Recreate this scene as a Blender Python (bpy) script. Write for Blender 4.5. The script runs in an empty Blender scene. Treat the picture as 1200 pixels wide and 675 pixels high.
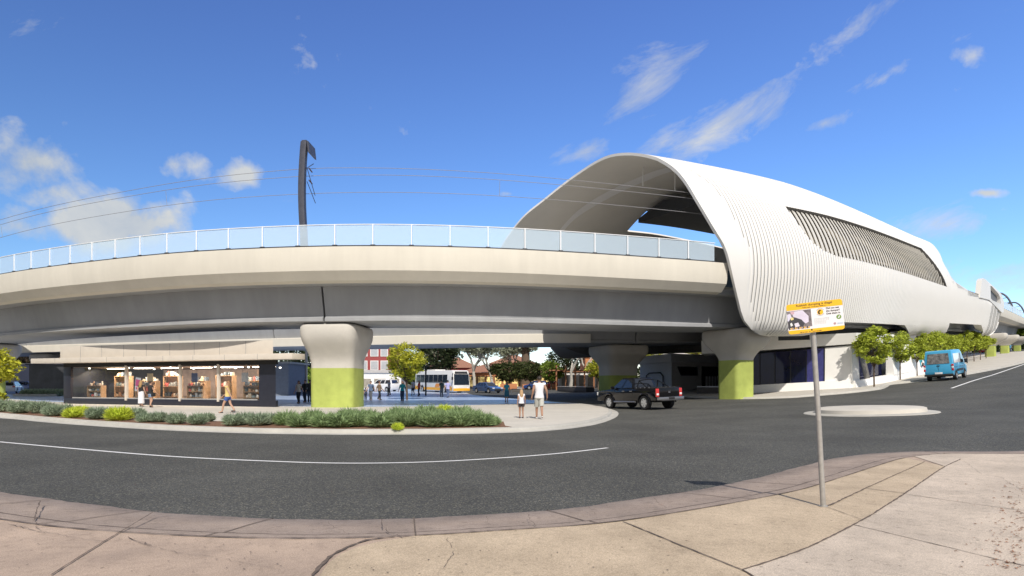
import math, random
F, CX, HY, CZ = 700.0, 600.0, 450.0, 1.6

def interp(xs, ys, x):
    if x <= xs[0]: return ys[0]
    for i in range(len(xs)-1):
        if x <= xs[i+1]:
            t = (x-xs[i])/(xs[i+1]-xs[i]); return ys[i]+t*(ys[i+1]-ys[i])
    return ys[-1]
GX = [4, 8, 14, 20, 28, 34, 71, 150]; GZ = [0, .1, .4, .62, 1.28, 1.85, 4.85, 10.5]
GY = [50, 160]; GW = [0, 1.3]
def zg(x, y):                       # ground height: level plaza on the left, hill climbing to the right
    return interp(GX, GZ, x) + interp(GY, GW, y)
def proj(p):
    return (CX+F*p[0]/p[1], HY-F*(p[2]-CZ)/p[1])
def gp(px, py, off=0.0):            # point of the ground seen in that direction
    d0 = 3.0
    while d0 < 400:
        d = d0*1.01
        if CZ-(py-HY)*d/F <= zg((px-CX)*d/F, d)+off: break
        d0 = d
    lo, hi = d0, d0*1.01
    for _ in range(30):
        m = (lo+hi)/2
        if CZ-(py-HY)*m/F <= zg((px-CX)*m/F, m)+off: hi = m
        else: lo = m
    return ((px-CX)*lo/F, lo, zg((px-CX)*lo/F, lo)+off)

# centre line of the elevated railway: outer edge of the near parapet
RAIL = [(-95,88),(-80,75),(-64,61.5),(-50,50.8),(-36.4,42.5),(-27.4,38.5),(-20.3,35.8),(-14.8,34.6),(-9.7,34.0),(-4.9,34.1),(0,34.8),
        (5.2,36.1),(10.8,37.9),(14.1,39.3),(22.8,44.3),(32.2,51.7),(43.1,61.5),(58.7,75.5),(64.9,81.5),(70.7,87.6),(110,129),(150,171)]
def catmull(P, n=12):
    out = []
    for i in range(len(P)-1):
        p0 = P[max(i-1,0)]; p1 = P[i]; p2 = P[i+1]; p3 = P[min(i+2,len(P)-1)]
        def d(a,b): return max(math.hypot(a[0]-b[0],a[1]-b[1])**.5, 1e-6)
        t0=0; t1=d(p0,p1); t2=t1+d(p1,p2); t3=t2+d(p2,p3)
        for k in range(n):
            t = t1+(t2-t1)*k/n
            def L(a,b,ta,tb): return tuple(((tb-t)*a[j]+(t-ta)*b[j])/(tb-ta) if tb>ta else a[j] for j in (0,1))
            A1=L(p0,p1,t0,t1) if p0!=p1 else p1; A2=L(p1,p2,t1,t2); A3=L(p2,p3,t2,t3) if p2!=p3 else p2
            B1=L(A1,A2,t0,t2); B2=L(A2,A3,t1,t3); out.append(L(B1,B2,t1,t2))
    out.append(P[-1]); return out
class Curve:
    def __init__(q, P, x0):
        c = catmull(P)
        for _ in range(40):
            c = [c[0]]+[tuple((c[i-1][j]+2*c[i][j]+c[i+1][j])/4 for j in (0,1)) for i in range(1,len(c)-1)]+[c[-1]]
        s = [0.0]
        for i in range(1,len(c)): s.append(s[-1]+math.hypot(c[i][0]-c[i-1][0], c[i][1]-c[i-1][1]))
        o = s[min(range(len(c)), key=lambda i: abs(c[i][0]-x0))]
        q.c = c; q.s = [a-o for a in s]
    def at(q, s):                   # point and unit normal (away from the street) at arc length s
        S_, C_ = q.s, q.c; lo, hi = 0, len(S_)-2
        if s > S_[-1]: lo = len(S_)-2
        elif s > S_[0]:
            while lo < hi:
                m = (lo+hi+1)//2
                if S_[m] <= s: lo = m
                else: hi = m-1
        i = lo; t = (s-S_[i])/(S_[i+1]-S_[i])
        def tan(i):
            a=C_[max(i-1,0)]; b=C_[min(i+1,len(C_)-1)]; l=math.hypot(b[0]-a[0],b[1]-a[1]); return ((b[0]-a[0])/l,(b[1]-a[1])/l)
        a = tan(i); b = tan(i+1); tx=a[0]+(b[0]-a[0])*t; ty=a[1]+(b[1]-a[1])*t; l=math.hypot(tx,ty)
        return (C_[i][0]+(C_[i+1][0]-C_[i][0])*t, C_[i][1]+(C_[i+1][1]-C_[i][1])*t, -ty/l, tx/l)
NEAR = Curve(RAIL, 14.1)            # s = 0 at the station's mouth
FARC = Curve([(-120,93),(-95,84.5),(-64,73),(-45,66.5),(-25,60),(-13.5,56.8),(-4,54.8),(7,54),(16,57),(26,64),(40,76),(56,91),(90,126),(130,168)], 7)
def rail(s): return NEAR.at(s)
def zp(x):                          # height of the parapet top
    u=(x-15)/3.0; sp = 3.0*(math.log1p(math.exp(-abs(u)))+max(u,0))
    return 9.45+.07*sp
def RC(C, s, w, h):                 # along, across (away from the street), above parapet top -> world
    x,y,nx,ny = C.at(s)
    return (x+nx*w, y+ny*w, zp(x)+h)
def R(s, w, h): return RC(NEAR, s, w, h)
# cross-section of the station shell (w, h), from the bottom lip up over the roof to the far side
PROF = [(2.6,-4.55),(1.3,-4.75),(.45,-4.55),(.05,-3.9),(-.25,-2.4),(-.5,-.4),(-.35,1.4),(.3,3.2),(1.35,4.9),(2.9,6.5),(4.7,7.7),(6.8,8.6),(9.3,9.1),(12.5,8.9),(16,7.8),(19.5,5.9),(22.5,3.4),(24.3,.6),(25,-2.2),(25,-4.4)]
_pc = catmull(PROF, 8)
_pl=[0.0]
for i in range(1,len(_pc)): _pl.append(_pl[-1]+math.hypot(_pc[i][0]-_pc[i-1][0],_pc[i][1]-_pc[i-1][1]))
PLEN = _pl[-1]
def prof(v):                        # v = metres along the section
    w = interp(_pl,[p[0] for p in _pc],v); h = interp(_pl,[p[1] for p in _pc],v)
    return w,h
def pnorm(v):
    a=prof(max(v-.15,0)); b=prof(min(v+.15,PLEN)); l=math.hypot(b[0]-a[0],b[1]-a[1]) or 1
    return (-(b[1]-a[1])/l,(b[0]-a[0])/l)
def SV(s, v, d=0.0):
    w,h=prof(v)
    if d: n=pnorm(v); w+=n[0]*d; h+=n[1]*d
    return R(s,w,h)
import bpy, bmesh
from mathutils import Vector, Matrix
rnd = random.Random(7)
S = bpy.context.scene
COL = S.collection
PI = math.pi
# ------------------------------------------------------------------ materials
def mat(name, c, r=.6, m=0.0, var=.12, scale=4.0, bump=0.0, bscale=40.0, spec=.5, emit=0.0, coat=0.0, alpha=1.0, detail=6.0, leaf=0.0, dirt=0.0, streak=False):
    M = bpy.data.materials.new(name); M.use_nodes = True
    N = M.node_tree.nodes; L = M.node_tree.links
    b = N['Principled BSDF']; out = N['Material Output']
    b.inputs['Roughness'].default_value = r; b.inputs['Metallic'].default_value = m
    b.inputs['Specular IOR Level'].default_value = spec
    if coat: b.inputs['Coat Weight'].default_value = coat; b.inputs['Coat Roughness'].default_value = .05
    tc = N.new('ShaderNodeTexCoord')
    nz = N.new('ShaderNodeTexNoise'); nz.inputs['Scale'].default_value = scale; nz.inputs['Detail'].default_value = detail; nz.inputs['Roughness'].default_value = .6
    if streak:
        mp = N.new('ShaderNodeMapping'); mp.inputs['Scale'].default_value = (1, 1, .12)
        L.new(tc.outputs['Object'], mp.inputs['Vector']); L.new(mp.outputs['Vector'], nz.inputs['Vector'])
    else: L.new(tc.outputs['Object'], nz.inputs['Vector'])
    rp = N.new('ShaderNodeValToRGB'); rp.color_ramp.elements[0].position = .3; rp.color_ramp.elements[1].position = .7
    rp.color_ramp.elements[0].color = tuple(max(0, x*(1-var)) for x in c)+(1,)
    rp.color_ramp.elements[1].color = tuple(min(1, x*(1+var)) for x in c)+(1,)
    L.new(nz.outputs['Fac'], rp.inputs['Fac'])
    colout = rp.outputs['Color']
    if dirt:
        n2 = N.new('ShaderNodeTexNoise'); n2.inputs['Scale'].default_value = scale*.23; n2.inputs['Detail'].default_value = 8
        L.new(tc.outputs['Object'], n2.inputs['Vector'])
        r2 = N.new('ShaderNodeValToRGB'); r2.color_ramp.elements[0].position = .4; r2.color_ramp.elements[1].position = .65
        r2.color_ramp.elements[0].color = (1-dirt, 1-dirt, 1-dirt, 1); r2.color_ramp.elements[1].color = (1, 1, 1, 1)
        L.new(n2.outputs['Fac'], r2.inputs['Fac'])
        mx = N.new('ShaderNodeMix'); mx.data_type = 'RGBA'; mx.blend_type = 'MULTIPLY'; mx.inputs[0].default_value = 1
        L.new(colout, mx.inputs[6]); L.new(r2.outputs['Color'], mx.inputs[7]); colout = mx.outputs[2]
    if leaf:
        g = N.new('ShaderNodeNewGeometry')
        hs = N.new('ShaderNodeHueSaturation')
        mr = N.new('ShaderNodeMapRange'); mr.inputs[3].default_value = 1-leaf; mr.inputs[4].default_value = 1+leaf
        L.new(g.outputs['Random Per Island'], mr.inputs[0]); L.new(mr.outputs[0], hs.inputs['Value'])
        L.new(colout, hs.inputs['Color']); colout = hs.outputs['Color']
        tr = N.new('ShaderNodeBsdfTranslucent'); L.new(colout, tr.inputs['Color'])
        ms = N.new('ShaderNodeMixShader'); ms.inputs[0].default_value = .35
        L.new(b.outputs[0], ms.inputs[1]); L.new(tr.outputs[0], ms.inputs[2]); L.new(ms.outputs[0], out.inputs['Surface'])
    L.new(colout, b.inputs['Base Color'])
    if emit:
        L.new(colout, b.inputs['Emission Color']); b.inputs['Emission Strength'].default_value = emit
    if alpha < 1: b.inputs['Alpha'].default_value = alpha
    if bump:
        n3 = N.new('ShaderNodeTexNoise'); n3.inputs['Scale'].default_value = bscale; n3.inputs['Detail'].default_value = 4
        L.new(tc.outputs['Object'], n3.inputs['Vector'])
        bp = N.new('ShaderNodeBump'); bp.inputs['Strength'].default_value = bump; bp.inputs['Distance'].default_value = .02
        L.new(n3.outputs['Fac'], bp.inputs['Height']); L.new(bp.outputs['Normal'], b.inputs['Normal'])
    return M
def glassmat(name, tint, refl=.25, opac=.3, dcol=(.6,.7,.8), rough=.02):
    M = bpy.data.materials.new(name); M.use_nodes = True
    N = M.node_tree.nodes; L = M.node_tree.links; out = N['Material Output']; N.remove(N['Principled BSDF'])
    t = N.new('ShaderNodeBsdfTransparent'); t.inputs[0].default_value = tint+(1,)
    d = N.new('ShaderNodeBsdfDiffuse'); d.inputs[0].default_value = dcol+(1,)
    g = N.new('ShaderNodeBsdfGlossy'); g.inputs['Roughness'].default_value = rough
    a = N.new('ShaderNodeMixShader'); a.inputs[0].default_value = opac; L.new(t.outputs[0], a.inputs[1]); L.new(d.outputs[0], a.inputs[2])
    f = N.new('ShaderNodeFresnel'); gm = N.new('ShaderNodeNewGeometry'); ir = N.new('ShaderNodeMapRange'); ir.inputs[3].default_value = 1.5; ir.inputs[4].default_value = 1/1.5; L.new(gm.outputs['Backfacing'], ir.inputs[0]); L.new(ir.outputs[0], f.inputs['IOR'])
    mm = N.new('ShaderNodeMath'); mm.operation = 'MULTIPLY_ADD'; mm.inputs[1].default_value = .8; mm.inputs[2].default_value = refl; mm.use_clamp = True
    L.new(f.outputs[0], mm.inputs[0])
    c = N.new('ShaderNodeMixShader'); L.new(mm.outputs[0], c.inputs[0]); L.new(a.outputs[0], c.inputs[1]); L.new(g.outputs[0], c.inputs[2])
    L.new(c.outputs[0], out.inputs['Surface']); return M
def asphaltmat(name, c):
    M = bpy.data.materials.new(name); M.use_nodes = True
    N = M.node_tree.nodes; L = M.node_tree.links; b = N['Principled BSDF']; b.inputs['Roughness'].default_value = .85; b.inputs['Specular IOR Level'].default_value = .3
    tc = N.new('ShaderNodeTexCoord')
    v = N.new('ShaderNodeTexVoronoi'); v.inputs['Scale'].default_value = 60; L.new(tc.outputs['Object'], v.inputs['Vector'])
    hs = N.new('ShaderNodeSeparateColor'); L.new(v.outputs['Color'], hs.inputs[0])
    rp = N.new('ShaderNodeValToRGB'); e = rp.color_ramp.elements
    e[0].position = 0; e[0].color = tuple(x*.62 for x in c)+(1,); e[1].position = .75; e[1].color = tuple(x*1.15 for x in c)+(1,)
    k = e.new(.92); k.color = (c[0]*2.1, c[1]*1.95, c[2]*1.6, 1); k = e.new(1.0); k.color = (c[0]*2.9, c[1]*2.8, c[2]*2.6, 1)
    L.new(hs.outputs[0], rp.inputs['Fac'])
    n2 = N.new('ShaderNodeTexNoise'); n2.inputs['Scale'].default_value = .35; n2.inputs['Detail'].default_value = 8; L.new(tc.outputs['Object'], n2.inputs['Vector'])
    r2 = N.new('ShaderNodeMapRange'); r2.inputs[1].default_value = .3; r2.inputs[2].default_value = .7; r2.inputs[3].default_value = .76; r2.inputs[4].default_value = 1.2; L.new(n2.outputs['Fac'], r2.inputs[0])
    mx = N.new('ShaderNodeMix'); mx.data_type = 'RGBA'; mx.blend_type = 'MULTIPLY'; mx.inputs[0].default_value = 1
    L.new(rp.outputs[0], mx.inputs[6]); L.new(r2.outputs[0], mx.inputs[7]); L.new(mx.outputs[2], b.inputs['Base Color'])
    bp = N.new('ShaderNodeBump'); bp.inputs['Strength'].default_value = .6; bp.inputs['Distance'].default_value = .012
    L.new(v.outputs['Distance'], bp.inputs['Height']); L.new(bp.outputs[0], b.inputs['Normal'])
    return M
def pavemat(name, c, c2, blotch=.5):
    M = bpy.data.materials.new(name); M.use_nodes = True
    N = M.node_tree.nodes; L = M.node_tree.links; b = N['Principled BSDF']; b.inputs['Roughness'].default_value = .9; b.inputs['Specular IOR Level'].default_value = .25
    tc = N.new('ShaderNodeTexCoord')
    def noise(s, d=8, r=.65):
        n = N.new('ShaderNodeTexNoise'); n.inputs['Scale'].default_value = s; n.inputs['Detail'].default_value = d; n.inputs['Roughness'].default_value = r
        L.new(tc.outputs['Object'], n.inputs['Vector']); return n.outputs['Fac']
    rp = N.new('ShaderNodeValToRGB'); rp.color_ramp.elements[0].position = .36; rp.color_ramp.elements[1].position = .64
    rp.color_ramp.elements[0].color = c2+(1,); rp.color_ramp.elements[1].color = c+(1,); L.new(noise(1.1), rp.inputs['Fac'])
    sp = N.new('ShaderNodeValToRGB'); sp.color_ramp.elements[0].position = .30; sp.color_ramp.elements[1].position = .48
    sp.color_ramp.elements[0].color = (blotch,)*3+(1,); sp.color_ramp.elements[1].color = (1,1,1,1); L.new(noise(9, 10, .75), sp.inputs['Fac'])
    sg = N.new('ShaderNodeMapRange'); sg.inputs[1].default_value = .25; sg.inputs[2].default_value = .75; sg.inputs[3].default_value = .55; sg.inputs[4].default_value = 1.42; L.new(noise(95, 3, .7), sg.inputs[0])
    # dark spots (gum, oil)
    v = N.new('ShaderNodeTexVoronoi'); v.inputs['Scale'].default_value = 3.3; L.new(tc.outputs['Object'], v.inputs['Vector'])
    vs = N.new('ShaderNodeMapRange'); vs.inputs[1].default_value = .03; vs.inputs[2].default_value = .055; vs.inputs[3].default_value = .38; vs.inputs[4].default_value = 1; L.new(v.outputs['Distance'], vs.inputs[0])
    prev = rp.outputs[0]
    for o in (sp.outputs[0], sg.outputs[0], vs.outputs[0]):
        mx = N.new('ShaderNodeMix'); mx.data_type = 'RGBA'; mx.blend_type = 'MULTIPLY'; mx.inputs[0].default_value = 1
        L.new(prev, mx.inputs[6]); L.new(o, mx.inputs[7]); prev = mx.outputs[2]
    L.new(prev, b.inputs['Base Color'])
    bp = N.new('ShaderNodeBump'); bp.inputs['Strength'].default_value = .5; bp.inputs['Distance'].default_value = .01
    L.new(noise(60, 6, .8), bp.inputs['Height']); L.new(bp.outputs[0], b.inputs['Normal'])
    return M
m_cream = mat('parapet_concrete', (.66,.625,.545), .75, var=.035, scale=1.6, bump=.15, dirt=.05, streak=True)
m_girder = mat('girder_concrete', (.335,.345,.36), .8, var=.06, scale=1.3, bump=.2, bscale=15, dirt=.10, streak=True)
m_pier = mat('pier_concrete', (.55,.525,.48), .8, var=.06, scale=1.2, bump=.2, bscale=18, dirt=.08)
m_green = mat('lime_paint', (.42,.49,.115), .75, var=.07, scale=2.5, bump=.3, bscale=14, dirt=.16)
m_shell = mat('white_shell_panel', (.74,.73,.705), .5, var=.015, scale=.5, spec=.4)
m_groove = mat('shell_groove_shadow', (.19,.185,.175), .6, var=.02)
m_ceil = mat('shell_lining', (.72,.69,.63), .7, var=.03, scale=.6)
m_ceilband = mat('shell_lining_band', (.84,.83,.82), .6, var=.03)
m_dark = mat('dark_steel', (.028,.03,.036), .5, var=.2)
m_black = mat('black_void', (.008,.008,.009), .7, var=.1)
m_mast = mat('mast_steel', (.075,.08,.105), .5, m=.3, var=.15)
m_white = mat('white_paint', (.80,.79,.77), .45, var=.03)
m_whiterail = mat('white_rail', (.86,.88,.90), .3, var=.02)
m_offwhite = mat('offwhite_cladding', (.88,.87,.84), .5, var=.03, scale=1.0)
m_grey = mat('grey_panel', (.30,.30,.30), .5, var=.05)
m_ltgrey = mat('light_grey_panel', (.60,.545,.475), .4, var=.05, scale=1.5)
m_navy = mat('dark_cladding', (.018,.02,.032), .35, var=.15)
m_road = asphaltmat('asphalt', (.074,.075,.071))
m_kerb = mat('kerb_concrete', (.46,.445,.405), .85, var=.08, scale=3, bump=.3, dirt=.1)
m_line = mat('road_line_paint', (.78,.78,.77), .6, var=.06, scale=8)
m_plaza = mat('plaza_paving', (.40,.50,.68), .32, var=.05, scale=2, bump=.1, dirt=.06)  # blue of the plaza's shade put into the paving colour
m_walk = mat('footpath_concrete', (.57,.535,.475), .8, var=.06, scale=1.5, bump=.2, dirt=.08)
m_mulch = mat('mulch', (.19,.10,.06), .95, var=.5, scale=25, bump=.8, bscale=60)
m_pink = pavemat('aged_pink_concrete', (.50,.385,.30), (.355,.275,.22), .72)
m_tan = pavemat('tan_concrete', (.56,.45,.325), (.42,.335,.24), .76)
m_pale = pavemat('pale_grey_concrete', (.61,.515,.42), (.46,.39,.32), .68)
m_oldkerb = pavemat('old_kerb_concrete', (.40,.32,.265), (.30,.24,.20), .6)
m_joint = mat('joint_dirt', (.13,.10,.08), .95, var=.4, scale=20)
m_ground = mat('dry_ground', (.16,.17,.09), .95, var=.3, scale=.2)
m_tyre = mat('tyre_rubber', (.016,.016,.017), .8, var=.1)
m_rim = mat('alloy_rim', (.70,.71,.72), .3, m=.6, var=.05)
m_blackcar = mat('black_car_paint', (.004,.004,.005), .12, var=.05, coat=.5, spec=.3)
m_bluevan = mat('blue_van_paint', (.055,.36,.62), .3, var=.02, coat=.6)
m_bluecar = mat('steel_blue_paint', (.075,.13,.27), .25, m=.4, var=.03, coat=.8)
m_whitecar = mat('white_car_paint', (.78,.78,.79), .3, var=.02, coat=.6)
m_redcar = mat('red_car_paint', (.45,.03,.03), .3, var=.02, coat=.6)
m_bluecar2 = mat('dark_blue_paint', (.02,.06,.22), .25, m=.3, var=.03, coat=.8)
m_carglass = mat('car_glass', (.012,.014,.018), .05, var=.05, spec=.9, coat=.5)
m_vanglass = mat('van_rear_glass', (.16,.155,.15), .12, var=.75, scale=5, spec=.8)
m_trim = mat('black_trim', (.02,.02,.021), .6, var=.1)
m_chrome = mat('bumper_chrome', (.35,.35,.36), .3, m=.8, var=.05)
m_tail = mat('tail_lamp_red', (.55,.03,.025), .25, var=.1, coat=.6)
m_lampw = mat('lamp_clear', (.8,.8,.8), .15, var=.05, coat=.6)
m_amber = mat('bus_yellow', (.85,.42,.03), .4, var=.04)
m_buswhite = mat('bus_white', (.78,.77,.74), .4, var=.03)
m_yellow = mat('sign_yellow', (.83,.47,.012), .45, var=.03)
m_signwhite = mat('sign_white', (.76,.75,.78), .4, var=.02)
m_ink = mat('sign_ink', (.03,.02,.015), .6, var=.05)
m_inkgrey = mat('sign_grey_ink', (.38,.40,.40), .6, var=.05)
m_signgreen = mat('sign_green', (.15,.27,.06), .5)
m_galv = mat('galvanised_steel', (.40,.385,.36), .5, m=.35, var=.14, scale=14, bump=.1)
m_bark = mat('bark', (.12,.085,.06), .95, var=.3, scale=12, bump=.6)
m_palebark = mat('pale_gum_bark', (.45,.42,.37), .9, var=.2, scale=6, bump=.4)
m_brick = mat('red_brick', (.32,.07,.07), .9, var=.25, scale=9)
m_orbrick = mat('orange_brick', (.48,.20,.09), .9, var=.2, scale=9)
m_tile = mat('terracotta_tile', (.30,.15,.10), .85, var=.3, scale=5)
m_warm = mat('lit_shop_front', (.75,.42,.16), .6, var=.8, scale=1.1, emit=.45, detail=3)
m_timber = mat('stained_timber', (.30,.13,.06), .7, var=.2, scale=8)
m_benchd = mat('charcoal_bench', (.075,.07,.068), .7, var=.1)
m_skin = mat('skin', (.48,.27,.18), .6, var=.06, scale=20)
m_glassfence = glassmat('screen_glass', (.92,.98,1.0), .0, .36, (.76,.88,1.0))
m_shopglass = glassmat('shop_glass', (.86,.88,.90), .02, .01)
m_blueglass = mat('tinted_blue_glass', (.007,.009,.04), .06, var=.3, scale=.7, spec=.55)
m_purpglass = mat('violet_tinted_glass', (.05,.05,.20), .12, var=.2, spec=.6)
m_slat = mat('pale_louvre', (.66,.64,.59), .5, var=.05)
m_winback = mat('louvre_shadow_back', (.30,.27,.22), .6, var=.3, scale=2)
def leafm(n, c, l=.45): return mat(n, c, .6, var=.30, scale=.9, leaf=l, spec=.25)
m_lfyel = leafm('yellow_green_leaf', (.46,.47,.05))
m_lfgreen = leafm('green_leaf', (.20,.28,.04))
m_lfrow = leafm('street_tree_leaf', (.40,.46,.06))
m_lfdark = leafm('dark_leaf', (.035,.05,.018))
m_lfgum = leafm('gum_leaf', (.31,.34,.24))
m_lfshrub = leafm('grey_green_blade', (.30,.37,.25), .4)
m_lfshrub2 = leafm('blue_green_blade', (.27,.37,.17), .4)
m_lfshrub3 = leafm('lime_blade', (.58,.66,.08), .35)
# ------------------------------------------------------------------ mesh builder
class MB:
    def __init__(s): s.v=[]; s.f=[]; s.mi=[]
    def add(s, vs, fs, mi=0):
        o=len(s.v); s.v+= [tuple(p) for p in vs]; s.f+=[tuple(i+o for i in f) for f in fs]; s.mi+=[mi]*len(fs); return s
    def box(s, c, d, mi=0, rz=0.0):
        cs,sn=math.cos(rz),math.sin(rz); x,y,z=d[0]/2,d[1]/2,d[2]/2
        vs=[]
        for a,b,e in [(-1,-1,-1),(1,-1,-1),(1,1,-1),(-1,1,-1),(-1,-1,1),(1,-1,1),(1,1,1),(-1,1,1)]:
            u,w=a*x,b*y; vs.append((c[0]+u*cs-w*sn,c[1]+u*sn+w*cs,c[2]+e*z))
        return s.add(vs,[(0,3,2,1),(4,5,6,7),(0,1,5,4),(1,2,6,5),(2,3,7,6),(3,0,4,7)],mi)
    def hexa(s, b, t, mi=0):
        n=len(b); return s.add(list(b)+list(t),[tuple(range(n))[::-1],tuple(range(n,2*n))]+[(i,(i+1)%n,n+(i+1)%n,n+i) for i in range(n)],mi)
    def quad(s,a,b,c,d,mi=0): return s.add([a,b,c,d],[(0,1,2,3)],mi)
    def poly(s,pts,mi=0): return s.add(pts,[tuple(range(len(pts)))],mi)
    def extr(s, pts, off, mi=0):
        return s.hexa(pts,[tuple(p[k]+off[k] for k in (0,1,2)) for p in pts],mi)
    def loft(s, secs, mi=0, closed=True, caps=True, mis=None):
        n=len(secs[0]); o=len(s.v)
        for q in secs: s.v+=[tuple(p) for p in q]
        for k in range(len(secs)-1):
            for i in range(n if closed else n-1):
                j=(i+1)%n; a=o+k*n; s.f.append((a+i,a+j,a+n+j,a+n+i)); s.mi.append(mis[i] if mis else mi)
        if caps and closed:
            s.f.append(tuple(o+i for i in range(n))[::-1]); s.mi.append(mi)
            s.f.append(tuple(o+(len(secs)-1)*n+i for i in range(n))); s.mi.append(mi)
        return s
    def tube(s, pts, rad, n=8, mi=0, caps=True):
        pts=[Vector(p) for p in pts]; rad=rad if isinstance(rad,(list,tuple)) else [rad]*len(pts)
        up=None; secs=[]
        for i,p in enumerate(pts):
            t=(pts[min(i+1,len(pts)-1)]-pts[max(i-1,0)]).normalized()
            if up is None: up=Vector((0,0,1)) if abs(t.z)<.9 else Vector((1,0,0))
            a=t.cross(up); 
            if a.length<1e-4: a=t.cross(Vector((0,1,0)))
            a.normalize(); b=a.cross(t).normalized(); up=b
            secs.append([p+a*(math.cos(2*PI*k/n)*rad[i])+b*(math.sin(2*PI*k/n)*rad[i]) for k in range(n)])
        return s.loft(secs,mi,True,caps)
    def ell(s, c, r, nu=10, nv=7, mi=0, fn=None):
        secs=[]
        for j in range(nv+1):
            ph=-PI/2+PI*j/nv; q=[]
            for i in range(nu):
                th=2*PI*i/nu; p=[math.cos(ph)*math.cos(th)*r[0],math.cos(ph)*math.sin(th)*r[1],math.sin(ph)*r[2]]
                if fn: p=fn(p)
                q.append((c[0]+p[0],c[1]+p[1],c[2]+p[2]))
            secs.append(q)
        return s.loft(secs,mi,True,True)
    def mesh(s, name, mats, smooth=40, bevel=0.0):
        me=bpy.data.meshes.new(name); me.from_pydata(s.v,[],s.f)
        for m in mats: me.materials.append(m)
        me.polygons.foreach_set('material_index',s.mi)
        bm=bmesh.new(); bm.from_mesh(me); bmesh.ops.remove_doubles(bm,verts=bm.verts,dist=1e-5)
        bmesh.ops.dissolve_degenerate(bm,edges=bm.edges,dist=1e-5)
        bmesh.ops.recalc_face_normals(bm,faces=bm.faces)
        if bevel:
            es=[e for e in bm.edges if len(e.link_faces)==2 and e.calc_face_angle(0)>.6]
            bmesh.ops.bevel(bm,geom=es,offset=bevel,segments=2,profile=.6,affect='EDGES',clamp_overlap=True)
        bm.to_mesh(me); bm.free()
        if smooth:
            me.polygons.foreach_set('use_smooth',[True]*len(me.polygons)); me.set_sharp_from_angle(angle=math.radians(smooth))
        return me
    def build(s, name, mats, parent=None, smooth=40, bevel=0.0, world=False, **kw):
        if not isinstance(mats,(list,tuple)): mats=[mats]
        if world and parent is not None:
            x,y,z=parent['_o'] if '_o' in parent else parent.location
            s.v=[(p[0]-x,p[1]-y,p[2]-z) for p in s.v]
        return link(name,s.mesh(name,mats,smooth,bevel),parent,**kw)
def link(name, me, parent=None, **kw):
    o=bpy.data.objects.new(name,me); COL.objects.link(o)
    if parent is not None: o.parent=parent
    for k,v in kw.items(): o[k]=v
    return o
def thing(name,label,cat,loc=(0,0,0),rz=0.0,group=None):
    o=bpy.data.objects.new(name,None); COL.objects.link(o); o.location=loc; o.rotation_euler=(0,0,rz)
    o.empty_display_size=.2
    o['label']=label; o['category']=cat
    if group: o['group']=group
    return o
def clone(o,parent=None):
    c=o.copy(); COL.objects.link(c)
    if parent is not None: c.parent=parent
    for ch in list(o.children): clone(ch,c)
    return c
def copyof(o,loc,rz,label,scale=None,group=None):
    c=clone(o); c.location=loc; c.rotation_euler=(0,0,rz); c['label']=label
    if scale: c.scale=(scale,)*3 if not isinstance(scale,tuple) else scale
    if group: c['group']=group
    return c
def sheet(name, pts, off, m, kind='structure', raw=None):
    bm=bmesh.new(); bm.faces.new([bm.verts.new((p[0],p[1],0)) for p in pts])
    for x in GX: bmesh.ops.bisect_plane(bm,geom=bm.verts[:]+bm.edges[:]+bm.faces[:],plane_co=(x,0,0),plane_no=(1,0,0))
    for y in GY: bmesh.ops.bisect_plane(bm,geom=bm.verts[:]+bm.edges[:]+bm.faces[:],plane_co=(0,y,0),plane_no=(0,1,0))
    bmesh.ops.triangulate(bm,faces=bm.faces[:])
    for v in bm.verts: v.co.z=zg(v.co.x,v.co.y)+off
    bmesh.ops.recalc_face_normals(bm,faces=bm.faces)
    for f in bm.faces:
        if f.normal.z<0: f.normal_flip()
    me=bpy.data.meshes.new(name); bm.to_mesh(me); bm.free(); me.materials.append(m)
    if raw: return me
    o=link(name,me); o['kind']=kind; return o
def resample(pts, step):
    out=[pts[0]]
    for a,b in zip(pts,pts[1:]):
        d=math.hypot(b[0]-a[0],b[1]-a[1]); n=max(1,int(d/step+.5))
        out+=[(a[0]+(b[0]-a[0])*k/n,a[1]+(b[1]-a[1])*k/n) for k in range(1,n+1)]
    return out
def smoothline(pts, n=6): return catmull([tuple(p[:2]) for p in pts], n)
def ribbon(mb, pts, width, off, mi=0, jit=0.0):
    L=[];Rr=[]
    for i,p in enumerate(pts):
        a=pts[max(i-1,0)]; b=pts[min(i+1,len(pts)-1)]; l=math.hypot(b[0]-a[0],b[1]-a[1]) or 1
        nx,ny=-(b[1]-a[1])/l,(b[0]-a[0])/l; w=width/2*(1+rnd.uniform(-jit,jit))
        for s,A in ((1,L),(-1,Rr)):
            x,y=p[0]+nx*w*s,p[1]+ny*w*s; A.append((x,y,zg(x,y)+off))
    for i in range(len(pts)-1): mb.quad(L[i],L[i+1],Rr[i+1],Rr[i],mi)
def kerbloft(mb, pts, prof_, mi=0, closed=False):
    """prof_: (offset to the left of the travel direction, height above ground)"""
    secs=[]
    for i,p in enumerate(pts):
        if closed: a=pts[i-1]; b=pts[(i+1)%len(pts)]
        else: a=pts[max(i-1,0)]; b=pts[min(i+1,len(pts)-1)]
        l=math.hypot(b[0]-a[0],b[1]-a[1]) or 1; nx,ny=-(b[1]-a[1])/l,(b[0]-a[0])/l
        secs.append([(p[0]+nx*o,p[1]+ny*o,zg(p[0]+nx*o,p[1]+ny*o)+h) for o,h in prof_])
    if closed: secs.append(secs[0])
    mb.loft(secs,mi,False,False)
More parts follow.
